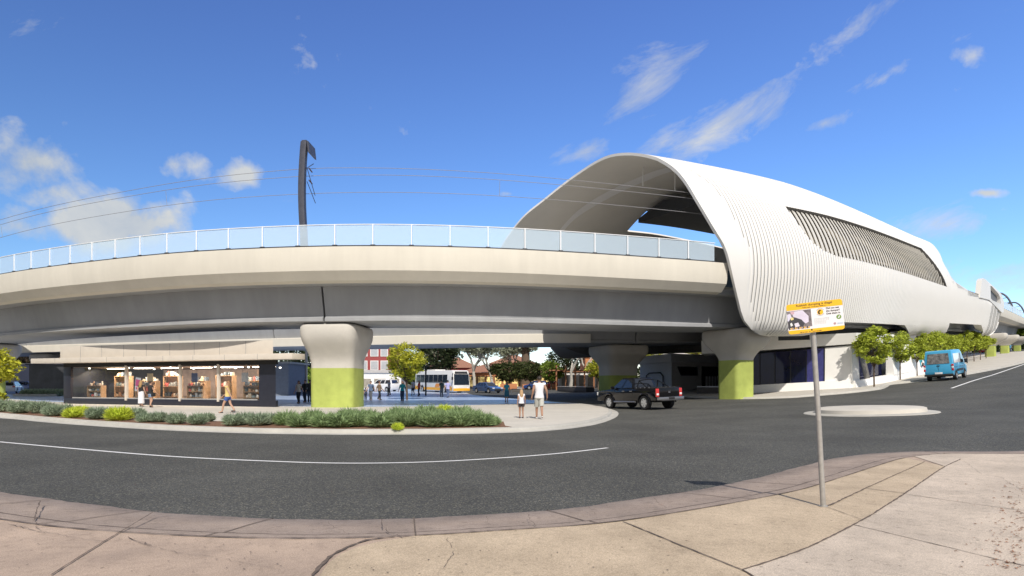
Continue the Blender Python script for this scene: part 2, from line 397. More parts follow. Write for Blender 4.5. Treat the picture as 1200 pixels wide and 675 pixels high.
def offset_line(pts,d):
    out=[]
    for i,p in enumerate(pts):
        a=pts[max(i-1,0)]; b=pts[min(i+1,len(pts)-1)]; l=math.hypot(b[0]-a[0],b[1]-a[1]) or 1
        out.append((p[0]-(b[1]-a[1])/l*d,p[1]+(b[0]-a[0])/l*d))
    return out
def G2(px,py,off=0.0): return gp(px,py,off)[:2]
# ------------------------------------------------------------------ world, sun, camera
SUN_AZ, SUN_EL = math.radians(10), math.radians(43)      # light comes from behind the camera, a little from the left
hd=(math.sin(SUN_AZ),-math.cos(SUN_AZ))
sund=Vector((hd[0]*math.cos(SUN_EL),hd[1]*math.cos(SUN_EL),math.sin(SUN_EL)))
sl=bpy.data.lights.new('sun','SUN'); sl.energy=4.6; sl.angle=math.radians(.53); sl.color=(1.0,.93,.83)
so=bpy.data.objects.new('sun',sl); COL.objects.link(so); so.rotation_euler=(-sund).to_track_quat('-Z','Y').to_euler(); so.location=(0,-20,60)
W=bpy.data.worlds.new("World"); S.world=W; W.use_nodes=True
N=W.node_tree.nodes; L=W.node_tree.links; bg=N['Background']
sky=N.new('ShaderNodeTexSky'); sky.sky_type='NISHITA'; sky.sun_disc=False; sky.sun_elevation=SUN_EL; sky.sun_rotation=math.atan2(sund.x,sund.y)
sky.air_density=1.0; sky.dust_density=.4; sky.ozone_density=2.0
tc=N.new('ShaderNodeTexCoord'); sx=N.new('ShaderNodeSeparateXYZ'); L.new(tc.outputs['Generated'],sx.inputs[0])
def mth(op,a,b=None,c=None,clamp=False):
    n=N.new('ShaderNodeMath'); n.operation=op; n.use_clamp=clamp
    for i,x in enumerate((a,b,c)):
        if x is None: continue
        if isinstance(x,(int,float)): n.inputs[i].default_value=x
        else: L.new(x,n.inputs[i])
    return n.outputs[0]
zc=mth('MAXIMUM',sx.outputs[2],0.0)
cb=N.new('ShaderNodeCombineXYZ'); k=mth('ADD',zc,.12)
L.new(mth('DIVIDE',sx.outputs[0],k),cb.inputs[0]); L.new(mth('DIVIDE',sx.outputs[1],k),cb.inputs[1])
def wn(scale,detail,rough,rot=0.0,sc=(1,1,1),dist=0.0):
    mp=N.new('ShaderNodeMapping'); mp.vector_type='TEXTURE'; mp.inputs['Rotation'].default_value=(0,rot,0); mp.inputs['Scale'].default_value=sc; L.new(tc.outputs['Generated'],mp.inputs[0])
    n=N.new('ShaderNodeTexNoise'); n.inputs['Scale'].default_value=scale; n.inputs['Detail'].default_value=detail; n.inputs['Roughness'].default_value=rough; n.inputs['Distortion'].default_value=dist
    L.new(mp.outputs[0],n.inputs['Vector']); return n.outputs['Fac']
puff=wn(12.0,14,.58,dist=.2); wisp=wn(13.0,14,.66,rot=-.45,sc=(3.2,1,.75),dist=.35)
def blob(px,py,rx,ry,st,rot=0.0):
    """elliptical patch of sky (direction space): returns strength 0..st"""
    # azimuth / elevation of the patch
    dx=(px-CX)/F; dz=(HY-py)/F
    # tangent-plane coordinates about +Y: x/y and z/y
    X=mth('DIVIDE',sx.outputs[0],mth('MAXIMUM',sx.outputs[1],.05)); Z=mth('DIVIDE',sx.outputs[2],mth('MAXIMUM',sx.outputs[1],.05))
    a=mth('SUBTRACT',X,dx); b=mth('SUBTRACT',Z,dz); c,s=math.cos(rot),math.sin(rot)
    u=mth('DIVIDE',mth('ADD',mth('MULTIPLY',a,c),mth('MULTIPLY',b,s)),rx/F); v=mth('DIVIDE',mth('SUBTRACT',mth('MULTIPLY',b,c),mth('MULTIPLY',a,s)),ry/F)
    d=mth('SQRT',mth('ADD',mth('MULTIPLY',u,u),mth('MULTIPLY',v,v)))
    return mth('MULTIPLY',mth('SUBTRACT',1.0,d,clamp=True),st)
def msum(xs):
    t=xs[0]
    for x in xs[1:]: t=mth('MAXIMUM',t,x)
    return t
PUFF=msum([blob(35,190,110,70,1.3),blob(130,262,125,55,1.5),blob(20,265,100,50,.9),blob(60,225,110,40,.9),blob(205,192,70,26,.7,),blob(283,205,42,28,.85),
           blob(1140,66,38,20,.45),blob(1155,226,34,9,.9),blob(160,160,70,24,.5),blob(594,227,34,9,.8),blob(605,167,16,9,.6)])
WISP=msum([blob(835,150,150,44,1.15,.42),blob(760,100,150,70,.66,.5),blob(690,178,60,24,.95,.3),blob(990,40,110,22,.55,.6),blob(965,145,70,14,.75,.35),blob(1100,262,80,30,.9,.1),blob(1180,330,120,40,.8),
           blob(1030,95,50,12,.4,.5)])
c1=mth('MULTIPLY_ADD',PUFF,.41,mth('SUBTRACT',puff,.68)); c1=mth('MULTIPLY',c1,5.0,clamp=True)
c2=mth('MULTIPLY_ADD',WISP,.37,mth('SUBTRACT',wisp,.655)); c2=mth('MULTIPLY',c2,3.4,clamp=True)
cl=mth('MAXIMUM',mth('MULTIPLY',c1,.93),mth('MULTIPLY',c2,.8))
tr=N.new('ShaderNodeValToRGB'); tr.color_ramp.elements[0].position=0; tr.color_ramp.elements[0].color=(.94,.92,1.0,1); tr.color_ramp.elements[1].position=.6; tr.color_ramp.elements[1].color=(.90,.84,1.08,1)
e=tr.color_ramp.elements.new(.16); e.color=(.80,.88,1.02,1)
L.new(zc,tr.inputs[0])
azl=mth('MULTIPLY_ADD',sx.outputs[0],.66,1.76)
tm=N.new('ShaderNodeMix'); tm.data_type='RGBA'; tm.blend_type='MULTIPLY'; tm.inputs[0].default_value=1; L.new(sky.outputs[0],tm.inputs[6]); L.new(tr.outputs[0],tm.inputs[7])
hsv=N.new('ShaderNodeHueSaturation'); hsv.inputs['Saturation'].default_value=1.15; L.new(azl,hsv.inputs['Value']); L.new(tm.outputs[2],hsv.inputs['Color'])
mixc=N.new('ShaderNodeMix'); mixc.data_type='RGBA'; L.new(cl,mixc.inputs[0]); L.new(hsv.outputs[0],mixc.inputs[6])
shade=N.new('ShaderNodeMix'); shade.data_type='RGBA'; L.new(mth('MULTIPLY_ADD',puff,2.4,-.75,clamp=True),shade.inputs[0])
SKY_STR=.105
shade.inputs[6].default_value=tuple(x/SKY_STR for x in (.46,.52,.60))+(1,); shade.inputs[7].default_value=tuple(x/SKY_STR for x in (.74,.74,.70))+(1,)
L.new(shade.outputs[2],mixc.inputs[7])
# unseen pale overcast overhead and behind the viewer, added to neutralise blue ambient light
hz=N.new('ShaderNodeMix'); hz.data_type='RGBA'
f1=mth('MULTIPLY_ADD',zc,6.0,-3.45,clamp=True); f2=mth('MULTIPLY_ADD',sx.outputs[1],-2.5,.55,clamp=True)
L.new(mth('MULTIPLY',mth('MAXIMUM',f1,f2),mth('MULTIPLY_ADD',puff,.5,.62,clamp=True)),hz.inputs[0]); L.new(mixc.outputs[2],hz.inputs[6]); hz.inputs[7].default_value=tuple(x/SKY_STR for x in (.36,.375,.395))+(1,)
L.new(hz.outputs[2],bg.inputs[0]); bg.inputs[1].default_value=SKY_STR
cam=bpy.data.cameras.new('camera'); cam.sensor_width=36; cam.lens=36*F/1200; cam.shift_y=(HY-337.5)/1200; cam.clip_end=4000; cam.clip_start=.1
co=bpy.data.objects.new('camera',cam); COL.objects.link(co); co.location=(0,0,CZ); co.rotation_euler=(PI/2,0,0); S.camera=co
S.view_settings.view_transform='Standard'; S.view_settings.look='None'; S.view_settings.exposure=0
S.render.engine='CYCLES'; S.cycles.max_bounces=8; S.cycles.transparent_max_bounces=16
# ------------------------------------------------------------------ ground, road, paving
sheet('ground',[(-700,-60),(700,-60),(700,900),(-700,900)],-.06,m_ground)
sheet('road',[(-110,-40),(160,-40),(160,165),(-110,165)],0,m_road)
# plaza outline: outer edge of the gutter, walking from the left along the street, round the nose and back along the side road
PK=[(0,490),(50,494.6),(100,498.5),(200,504.5),(300,508),(400,509.3),(500,509),(600,507),(650,504),(690,499),(713,493),(724,487),(722,481.5),(706,477.3),(680,474),(650,472),(600,468),(560,464)]
pk=[(-75,58),(-50,41),(-36,33.2)]+[G2(*p) for p in PK]+[(-7,84),(-18,104)]
pk=resample(smoothline(pk,8),.6)
KP=[(0,.0),(.30,.012),(.34,.03),(.36,.11),(.38,.125),(.52,.128)]
mb=MB(); kerbloft(mb,pk,KP); k=mb.build('plaza_kerb',m_kerb); k['kind']='structure'
inner=offset_line(pk,.5)
inner=[p for i,p in enumerate(inner) if i%2==0]
sheet('plaza_paving',inner+[(-18.5,104),(-110,104),(-110,80)],.121,m_plaza)
# beige footpath: the strip beside the street and the whole nose of the plaza
n0=[p for p in inner if p[1]<47.5 or p[0]<-12]
cut=max(i for i,p in enumerate(inner) if p[1]<46.6)
back=[(2.2,46.3),(-2,42.3),(-6,39.6),(-10,38.4),(-14,39.2),(-20,41.2),(-28,44.6),(-40,50.5),(-60,66)]
sheet('plaza_footpath',inner[:cut]+back,.126,m_walk)
# station side footpath
SK=[(715,452.5),(740,456),(775,461.5),(800,465.2),(850,467.8),(900,467.3),(950,464.8),(1000,460.5),(1030,456.8),(1040,453.5),(1046,450.8),(1062,449.2),(1100,444.2),(1140,438.2),(1200,425.5)]
sk=[(-8,128),(2,104)]+[G2(*p) for p in SK]
x,y=sk[-1]; sk+=[(x+22,y+23),(x+52,y+54)]
sk=resample(smoothline(sk,6),.8)
mb=MB(); kerbloft(mb,sk,KP); k=mb.build('station_kerb',m_kerb); k['kind']='structure'
si=offset_line(sk,.5)[::2]
sheet('station_footpath',si+[(110,165),(-9,165)],.122,m_walk)
# far side of the side road, across from the plaza
# traffic island (a thing in the middle of the junction)
ic=gp(1018,483.5); 
isl=thing('traffic_island','low round concrete traffic island on the asphalt of the junction','traffic island',(ic[0],ic[1],ic[2]))
ring=[(math.cos(2*PI*i/72),math.sin(2*PI*i/72)) for i in range(72)]
def ringz(r,h): return [(r*a,r*b,zg(ic[0]+r*a,ic[1]+r*b)-ic[2]+h) for a,b in ring]
mb=MB(); mb.loft([ringz(2.42,.004),ringz(2.40,.03),ringz(2.02,.05),ringz(2.0,.055)],0,True,False); mb.build('gutter_apron',m_kerb,isl)
mb=MB(); mb.loft([ringz(2.0,.05),ringz(1.97,.19),ringz(1.9,.215),ringz(1.2,.23),ringz(.02,.235)],0,True,True); mb.build('island_top',m_walk,isl)
# painted lines
ML=[(-80,520-0),(0,518),(100,527),(200,535),(300,540),(400,543),(500,541.6),(600,536),(660,531),(712,525)]
ml=smoothline([G2(*p) for p in ML[1:]],6); ml=[(ml[0][0]-14,ml[0][1]+5.5)]+ml
mb=MB(); ribbon(mb,resample(ml,.5),.10,.006); o=mb.build('street_line',m_line); o['kind']='structure'
a=G2(1115,455); b=G2(1200,427); d=(b[0]-a[0],b[1]-a[1])
mb=MB(); ribbon(mb,resample([a,b,(b[0]+d[0]*2,b[1]+d[1]*2)],2),.16,.006); o=mb.build('centre_line',m_line); o['kind']='structure'
# near footpath on the camera's side -----------------------------------------
K0=[(0,578),(60,586.5),(100,592),(200,603.5),(300,609.3),(380,611.5),(440,611),(500,609),(560,605.5),(640,600.5),(740,587.5),(840,571.5),(900,558),(940,547.5),(975,539),(1010,534),(1050,531.2),(1090,530.3),(1200,529.8)]
k0=[(-30,23.5),(-18,15.2),(-11.5,10.8)]+[G2(*p) for p in K0]+[(16,13.6),(30,20.5),(60,40)]
k0=resample(smoothline(k0,8),.25)
k0j=[(p[0],p[1]) for p in k0]
OKP=[(0,.004),(-.03,.03),(-.55,.066),(-.95,.088),(-1.03,.112),(-1.25,.126)]
mb=MB()
secs=[]
for i,p in enumerate(k0j):
    a=k0j[max(i-1,0)]; b=k0j[min(i+1,len(k0j)-1)]; l=math.hypot(b[0]-a[0],b[1]-a[1]); nx,ny=-(b[1]-a[1])/l,(b[0]-a[0])/l
    e=math.sin(i*1.7)*.006+math.sin(i*.61)*.012+rnd.uniform(-.009,.009)
    q=[]
    for j,(o_,h) in enumerate(OKP):
        oo=o_+(e if j<2 else 0); X,Y=p[0]+nx*oo,p[1]+ny*oo; q.append((X,Y,zg(X,Y)+h))
    secs.append(q)
mb.loft(secs,0,False,False)
o=mb.build('old_kerb',m_oldkerb,smooth=60); o['kind']='structure'
ke=offset_line(k0j,-1.245)[::3]
FZ=.127
def fp(px,py): return G2(px,py,FZ)
sheet('footpath',ke+[(60,-30),(-30,-30)],FZ,m_pink)
Ltan=[fp(*p) for p in [(474,631),(445,635),(420,641),(400,649),(385,660),(375,675)]]
J2=[fp(*p) for p in [(870,669),(940,645.5),(1000,616),(1062,578),(1108,547),(1126,538.5)]]
def near(pts,a,b):   # slice of the kerb edge between two world x values
    return [p for p in pts if a<=p[0]<=b]
xa=Ltan[0][0]; xb=fp(1090,539)[0]
tan_top=near(ke,xa,xb)
t3=Ltan[-1]; 
tan=tan_top+[J2[-2],J2[-3],J2[-4],J2[-5],J2[0],(2.0,3.2),(1.7,-12),(-2.6,-12),(-1.9,2.5),t3]+Ltan[-2:0:-1]
me=sheet('footpath_tan_bays',tan,FZ+.004,m_tan)
pale=[p for p in ke if p[0]>xb]+[(60,-30),(2.6,-12),(2.0,3.2)]+J2[:-1]
sheet('footpath_pale_bays',pale,FZ+.008,m_pale)
mb=MB()
def joint(pts,w,jit=.25,wob=.0,world=False):
    q=[p if world else fp(*p) for p in pts]; q=resample(q,.07)
    q=[(p[0]+rnd.uniform(-wob,wob),p[1]+rnd.uniform(-wob,wob)) for p in q]
    ribbon(mb,q,w*.75,FZ+.0125,0,jit)
joint(smoothline(J2+[],5)+[],.026,.4,.004,True); joint([J2[0],(2.0,3.2),(1.7,-12)],.024,.3,.004,True)
joint([(730,612),(800,641),(868,668.5)],.022,.3,.003)
joint([(968,594.5),(1014,573)],.026,.5,.006); joint([(1014,573),(1062,579)],.022,.4,.005); joint([(1014,573),(1084,541.5)],.018,.4,.004)
joint([(1000,616),(1100,640),(1215,668)],.014,.6,.006); joint([(1062,580),(1130,590),(1215,602)],.012,.6,.005)
joint([(968,594.5),(1008,609)],.012,.5,.004)
joint([(180,601),(120,637),(60,675)],.018,.4,.004); joint([(180,601),(200,597)],.016,.4,.004)
joint(smoothline([fp(*p) for p in [(462,630),(430,634),(402,645),(384,656),(366,676)]],5),.035,.6,.008,True)
joint([(47,588),(40,610)],.02,.6,.008)
# rambling cracks
def crack(pts,w): joint(pts,w*.34,.9,.016)
crack([(0,615),(12,616),(40,619),(55,625),(75,629),(100,633),(128,638)],.013); crack([(42,609),(40,616),(46,622)],.016); crack([(10,615),(55,626)],.022)
crack([(148,630),(165,637),(172,641),(215,650),(260,655),(300,664),(330,669)],.013); crack([(150,631),(175,640)],.026)
crack([(446,609),(449,618),(455,624),(472,631),(488,631)],.03); crack([(384,612),(392,619),(410,628)],.012)
crack([(524,633),(533,646),(529,656),(516,670),(510,680)],.014)
crack([(618,603),(622,612),(628,618)],.022); crack([(766,585),(776,594),(781,596)],.018); crack([(905,556),(915,568)],.014)
crack([(570,606),(573,616)],.01); crack([(690,594),(697,604)],.01); crack([(1130,541),(1150,556),(1172,560),(1200,577)],.012)
for i in range(110):
    px=rnd.uniform(20,1195); py=rnd.uniform(628,674) if px<620 else rnd.uniform(640-(px-620)*.13,674)
    x,y=fp(px,py); r=rnd.uniform(.004,.011); n=6; ph=rnd.uniform(0,6)
    mb.poly([(x+math.cos(ph+6.28*k/n)*r*rnd.uniform(.6,1.2),y+math.sin(ph+6.28*k/n)*r*rnd.uniform(.6,1.2),zg(x,y)+FZ+.0125) for k in range(n)])
q=offset_line(k0j,-1.255); ribbon(mb,q,.022,FZ+.0125,0,.6)
q=offset_line(k0j,-.99); ribbon(mb,q[:len(q)*2//3],.03,.103,0,.9)
q=offset_line(k0j,.012); ribbon(mb,q,.03,.006,0,.7)
acc=0
for i in range(1,len(k0j)):
    acc+=math.hypot(k0j[i][0]-k0j[i-1][0],k0j[i][1]-k0j[i-1][1])
    if acc>2.1+.6*math.sin(i):
        acc=0; o2=offset_line(k0j[i-1:i+2],-1.26)[1] if 0<i<len(k0j)-1 else None
        if o2:
            a=k0j[i]; L_=[];R_=[]; tx,ty=k0j[i+1][0]-k0j[i-1][0],k0j[i+1][1]-k0j[i-1][1]; l=math.hypot(tx,ty); tx,ty=tx/l*.008,ty/l*.008
            for j,(f,h) in enumerate(((0,.01),(.03,.034),(.44,.068),(.76,.09),(.825,.114),(1,.130))):
                x,y=a[0]+(o2[0]-a[0])*f,a[1]+(o2[1]-a[1])*f; z=zg(x,y)+h+.006; L_.append((x-tx,y-ty,z)); R_.append((x+tx,y+ty,z))
            for j in range(5): mb.quad(L_[j],R_[j],R_[j+1],L_[j+1])
o=mb.build('footpath_joints',m_joint,smooth=0); o['kind']='structure'
# leaf litter by the right edge
mb=MB()
for i in range(230):
    px=1200-abs(rnd.gauss(0,26)); py=rnd.uniform(566,668); x,y=fp(px,py); a=rnd.uniform(0,6.28); l=rnd.uniform(.008,.022); w=l*.35; z=zg(x,y)+FZ+.014
    c,s=math.cos(a),math.sin(a); mb.add([(x+c*l,y+s*l,z),(x-s*w,y+c*w,z+.008),(x-c*l,y-s*l,z),(x+s*w,y-c*w,z+.004)],[(0,1,2,3)])
o=mb.build('leaf_litter',mat('dry_leaf',(.27,.13,.07),.9,var=.4,scale=9)); o['kind']='stuff'; o['label']='scattered dry brown leaves on the pale footpath'
# ------------------------------------------------------------------ viaducts
def srange(a,b,st):
    n=max(1,int(math.ceil((b-a)/st))); return [a+(b-a)*i/n for i in range(n+1)]
def sweep(mb, prof_, a, b, st, mi=0, caps=True, mis=None, C=NEAR):
    mb.loft([[RC(C,s,w,h) for w,h in prof_] for s in srange(a,b,st)],mi,True,caps,mis)
PAR=[(.0,0),(-.05,-.72),(.06,-1.36),(.50,-1.86),(.95,-1.95),(.95,-1.62),(.42,-1.0),(.34,0)]
def viaduct(name,label,C,ovh,spans,par_spans,joints,tag_o):
    t=thing(name,label,'viaduct',tag_o); t['_o']=tag_o
    for a,b in par_spans:
        mb=MB(); sweep(mb,[(w,h) for w,h in PAR],a,b,1.6,C=C); mb.build('parapet',m_cream,t,world=True,smooth=25)
    mb=MB(); sweep(mb,[(9-w,h) for w,h in PAR],spans[0],spans[1],2.5,C=C); mb.build('parapet',m_cream,t,world=True,smooth=25)
    mb=MB(); sweep(mb,[(.96,-1.60),(8.04,-1.60),(8.04,-1.94),(.96,-1.94)],spans[0],spans[1],2.5,C=C); mb.build('deck_slab',m_girder,t,world=True,smooth=25)
    g=[(ovh,-1.945),(ovh+.06,-2.2),(ovh+.42,-3.72),(ovh+.30,-3.80),(ovh+.30,-4.0),(ovh+.42,-4.05),(8.58-ovh,-4.05),(8.7-ovh,-4.0),(8.7-ovh,-3.8),(8.58-ovh,-3.72),(8.94-ovh,-2.2),(9-ovh,-1.945)]
    js=[spans[0]]+joints+[spans[1]]
    for a,b in zip(js,js[1:]):
        mb=MB(); sweep(mb,[(w,h) for w,h in g],a+.07,b-.07,2.0,C=C); mb.build('box_girder',m_girder,t,world=True,smooth=25)
    mb=MB(); sweep(mb,[(1.2,-1.598),(1.2,-1.5),(7.8,-1.5),(7.8,-1.598)],spans[0],spans[1],3,C=C); mb.build('track_bed',m_walk,t,world=True)
    return t
near_v=viaduct('railway_viaduct','long curved concrete railway viaduct with a glass screen along its near edge',NEAR,2.0,(-126,188),[(-126,.35),(79.5,188)],[-93,-71,-26.4,7,34,62,88,112,136,160],(0,36,0))
far_v=viaduct('railway_viaduct','second railway viaduct behind and below the curved one with glass screen',FARC,.8,(-118,120),[(-118,120)],[-100,-68.5,-32,5.5,45,80],(0,56,0))
mb=MB(); sweep(mb,[(.80,-3.22),(.72,-3.28),(.72,-4.06),(1.3,-4.06),(1.3,-3.22)],-118,.6,2.0,C=FARC); mb.build('sunlit_girder_flange',m_cream,far_v,world=True,smooth=25)  # added flange, cream so the girder's sunlit lower band is in the colour
# glass screens of the near viaduct
def screens(t,a,b,C,st,posts=True):
    ss=srange(a,b,st)
    mbg=None
    for s0,s1 in zip(ss,ss[1:]):
        mb=MB(); w=.14; e=.05
        mb.extr([RC(C,s0+e,w,.10),RC(C,s1-e,w,.10),RC(C,s1-e,w,1.26),RC(C,s0+e,w,1.26)],(0,.015,0)); mb.build('glass_panel',m_glassfence,t,world=True,smooth=0)
        if posts:
            x,y,nx,ny=C.at(s0); q=RC(C,s0,w-.03,0); ang=math.atan2(-nx,ny)
            mb=MB(); mb.box((q[0],q[1],q[2]+.67),(.06,.05,1.26),0,ang); mb.box((q[0],q[1],q[2]+.055),(.26,.14,.11),1,ang); mb.build('post',[m_whiterail,m_dark],t,world=True,smooth=0)
    mb=MB(); sweep(mb,[(.11,1.265),(.18,1.265),(.18,1.30),(.11,1.30)],a,b,1.5,C=C); mb.build('top_rail',m_whiterail,t,world=True)
    mb=MB(); sweep(mb,[(.11,.0),(.18,.0),(.18,.09),(.11,.09)],a,b,1.5,C=C); mb.build('bottom_rail',m_dark,t,world=True)
screens(near_v,-93,-.6,NEAR,2.22)
screens(near_v,80.5,140,NEAR,4)
screens(far_v,-90,-5,FARC,4,False)
# piers ----------------------------------------------------------------------
def rrect(a,b,r,n=5):
    out=[]
    for cx,cy,s0 in ((a-r,b-r,0),(-a+r,b-r,1),(-a+r,-b+r,2),(a-r,-b+r,3)):
        for k in range(n+1):
            t=PI/2*(s0+k/n); out.append((cx+r*math.cos(t),cy+r*math.sin(t)))
    return out
def pier(label,s,w,stem,cap,zgreen,fl=2.5,sym=True,h=-4.12,shiftw=0.0,C=NEAR):
    x,y,nx,ny=C.at(s); x+=nx*w; y+=ny*w; z0=zg(x,y)+.1; top=zp(C.at(s)[0])+h-z0
    t=thing('viaduct_pier',label,'pier',(x,y,z0),math.atan2(-nx,ny),None)
    sa,sb=stem; ca,cb=cap
    def ring(a,b,z,sh=0): return [(p[0],p[1]+sh,z) for p in rrect(a,b,min(a,b)*.35)]
    mb=MB(); mb.loft([ring(sa,sb,-.3),ring(sa,sb,zgreen)]); mb.build('painted_band',m_green,t,smooth=30)
    z1=top-fl; secs=[ring(sa-.004,sb-.004,zgreen+.002),ring(sa-.004,sb-.004,max(z1,zgreen+.05))]
    for k in range(1,9):
        u=k/8; e=u*u*(3-2*u); secs.append(ring(sa+(ca-sa)*e,sb+(cb-sb)*e,z1+(fl-.55)*u,shiftw*e))
    secs+=[ring(ca,cb,top-.22,shiftw),ring(ca-.05,cb-.05,top-.08,shiftw),ring(ca-.2,cb-.2,top,shiftw)]
    mb=MB(); mb.loft(secs); mb.build('flared_head',m_pier,t,smooth=50)
    mb=MB()
    for dx in (-.62,.62):
        for dy in (-1.1,1.1): mb.box((dx,dy+shiftw,top+.045),(.75,.7,.10))
    mb.build('bearing',m_dark,t)
    return t
pier('concrete pier with lime green base standing in the front shrub bed',-26.4,4.5,(1.42,1.2),(1.80,2.1),2.5,2.5)
pier('pier at the mouth of the white station hall, green paint partly in shade',5.2,3.4,(.98,.95),(1.65,2.1),2.75,2.3)
pier('broad shaded pier of the rear viaduct directly behind the black pickup',5.5,4.5,(1.6,1.4),(2.3,2.5),2.0,2.2,C=FARC)
pier('rear viaduct pier partly hidden by the left end of the shop',-68.5,4.5,(1.3,1.2),(2.0,2.2),3.0,2.4,C=FARC)
pier('near viaduct pier beyond the left end of the shop',-71,4.5,(1.5,1.2),(2.1,2.35),2.55,2.6)
for i,(s,l) in enumerate([(89,'slim green pier nearest the far end of the white station hall'),(115,'second slim green pier beyond the far end of the station hall'),(147,'last slim green pier in view at the right edge beyond the station')]):
    pier(l,s,1.6,(.75,.7),(1.3,2.2),3.0,2.2)
# ------------------------------------------------------------------ overhead mast and wires
x,y,nx,ny=rail(-27); mo=R(-27,.9,-1.6)
mast=thing('overhead_mast','dark steel overhead line mast rising behind the glass screen of the viaduct','mast',mo,math.atan2(-nx,ny)); 
mb=MB(); path=[(0,-.2),(0,1.6),(-.05,2.6),(-.15,4.0),(-.18,5.2),(-.14,6.3),(-.03,7.6),(.02,8.0)]
path=catmull(path,5)
mb.loft([[(p[0]*.8+a*.18,b*.15,p[1]) for a,b in ((-1,-1),(1,-1),(1,1),(-1,1))] for p in path]); mb.build('post',m_mast,mast,bevel=.015)
mb=MB(); mb.hexa([(-.1,-.15,7.98),(.2,-.15,7.98),(.2,.15,7.98),(-.1,.15,7.98)],[(-.1,-.15,8.06),(.2,-.15,8.06),(.2,.15,8.06),(-.1,.15,8.06)])
mb.extr([(.2,-.12,8.03),(.30,-.12,8.0),(.38,-.12,7.3),(.28,-.12,7.35)],(0,.9,-.1)); mb.build('cantilever_arm',m_mast,mast)
mb=MB()
for z,y1,z1 in ((6.5,1.0,5.15),(5.7,1.05,4.7),(6.5,.8,7.0)):
    mb.tube([(.12,.1,z),(.2,y1,z1)],.022,6)
mb.build('bracket',m_mast,mast)
mb=MB()
for z in (6.6,5.9):
    for k in range(5): mb.tube([(.17,.25+k*.09,z-.07-.02*k),(.175,.29+k*.09,z-.075-.02*k)],.04,8)
mb.build('insulator',mat('insulator_brown',(.10,.06,.05),.3),mast)
m_wire=mat('wire',(.30,.30,.32),.6)
for nm,lb,w,h0,sag in (('overhead_wire','topmost overhead wire sweeping along the curve of the viaduct',1.9,5.15,.2),('overhead_wire','middle overhead wire between the other two above the viaduct',1.9,4.7,.12),('overhead_wire','lowest overhead contact wire above the viaduct',2.0,3.65,.0)):
    t=MB(); pts=[]
    for s in srange(-110,6,2.0):
        u=((s+27)/42.0)%1.0; pts.append(R(s,w,h0-sag*4*u*(1-u)+.06))
    t.tube(pts,.016,5); t.build(nm,m_wire,None,label=lb,category='wire')
t=MB()
for s in (-38,-58,-15): t.tube([R(s,1.9,4.6),R(s,2.0,3.7)],.012,4)
t.build('wire_dropper',m_wire,None,label='thin vertical dropper rods linking the middle and lowest wires',category='dropper')
for i,(s,l) in enumerate([(119,'black hooked overhead mast just beyond the far end of the station'),(156,'further hooked overhead mast cut off by the right picture edge')]):
    x,y,nx,ny=rail(s); o=R(s,.9,-1.6); g=thing('overhead_mast',l,'mast',o,math.atan2(-nx,ny),None)
    A=catmull([(0,0),(-.1,1.6),(-.25,2.9),(.05,4.1),(.7,5.4),(1.5,6.1),(2.4,6.15),(3.1,5.9)],5); mb=MB(); mb.tube([(0,a,b) for a,b in A],.17,8); mb.build('post',m_mast,g)
    mb=MB()
    for z in (4.2,5.2): mb.tube([(0,.1+.4*(z-4.2),z),(0,1.6,z-.2)],.05,5)
    mb.build('bracket',m_mast,g)
# ------------------------------------------------------------------ station hall
SF=([0,1.2,2.22,3.17,4.56,6.19,7.83,9.28,11.18,14.47,17.9,20,24.45,28.41,31.1,36,40,44.7],[8.5,6.5,3.55,1.9,1.06,.28,-.27,-1.02,-1.6,-1.85,-2.9,-3.6,-4.66,-6.48,-8.2,-10.2,-11.2,-12])
SE=([0,2.3,2.7,4,6,6.9,7.2,7.6,8.6,10.3,13,16,20,30,PLEN],[75.2,75.5,76.4,79,79.2,68,58,46.5,43.6,43.0,47,52.5,55,52,46])
WIN=[(7.83,11.82),(37.1,11.5),(41.0,7.3),(16.46,8.02),(12.2,8.12),(10.4,8.45),(9.2,9.0),(8.5,9.8)]
SL1=[(10.8,2.6),(11.8,3.12),(28.2,3.0),(31.8,1.95),(32.6,-.5),(10.2,-.5)]
SL2=[(43.6,-.5),(44.6,2.1),(44.05,3.45),(60.6,3.5),(64.6,2.5),(66.5,-.5)]
FWIN=[(9,28.6),(46,28.6),(46,31.6),(9,31.6)]
def bumpz(s,v):          # the roof swells a little toward the mouth
    f=min(1,max(0,(v-9)/7)); g=1 if s<14 else max(0,1-(s-14)/32.0)
    return .68*f*g
def SH(s,v,d=0.0):
    x,y,z=SV(s,v,d); return (x,y,z+bumpz(s,v))
def sfv(v): return interp(SF[0],SF[1],v)
def sev(v): return interp(SE[0],SE[1],v)
sfp=catmull(list(zip(SF[0],SF[1])),6)
def sfv(v): return interp([p[0] for p in sfp],[p[1] for p in sfp],v)
PITCH=.35
def gdepth(s,v):
    k=(s/PITCH)%1.0
    g=0.0
    if .56<=k<=.82: g=1.0
    elif .46<k<.56: g=(k-.46)/.10
    elif .82<k<.92: g=(.92-k)/.10
    m=s-sfv(v)-.75-1.6*math.exp(-((v-10.5)/4.5)**2)-.15*math.sin(v*1.1)
    f=max(0,min(1,m/.5)); f*=max(0,min(1,(sev(v)-1.0-s)/1.0)); f*=max(0,min(1,(v-1.4)/.5))
    r=0.0
    if 66<s<79 and v<7: 
        r=.16*(math.sin((s-66)*1.5)*.5+.5)*min(1,(s-66)/3)*max(0,min(1,(7.2-v)/3))
    return g*f*.045+r
scol=[]
k=-38
while k*PITCH<81:
    for f in (.46,.56,.82,.92): scol.append((k+f)*PITCH)
    k+=1
vrow=[PLEN*i/72 for i in range(73)]
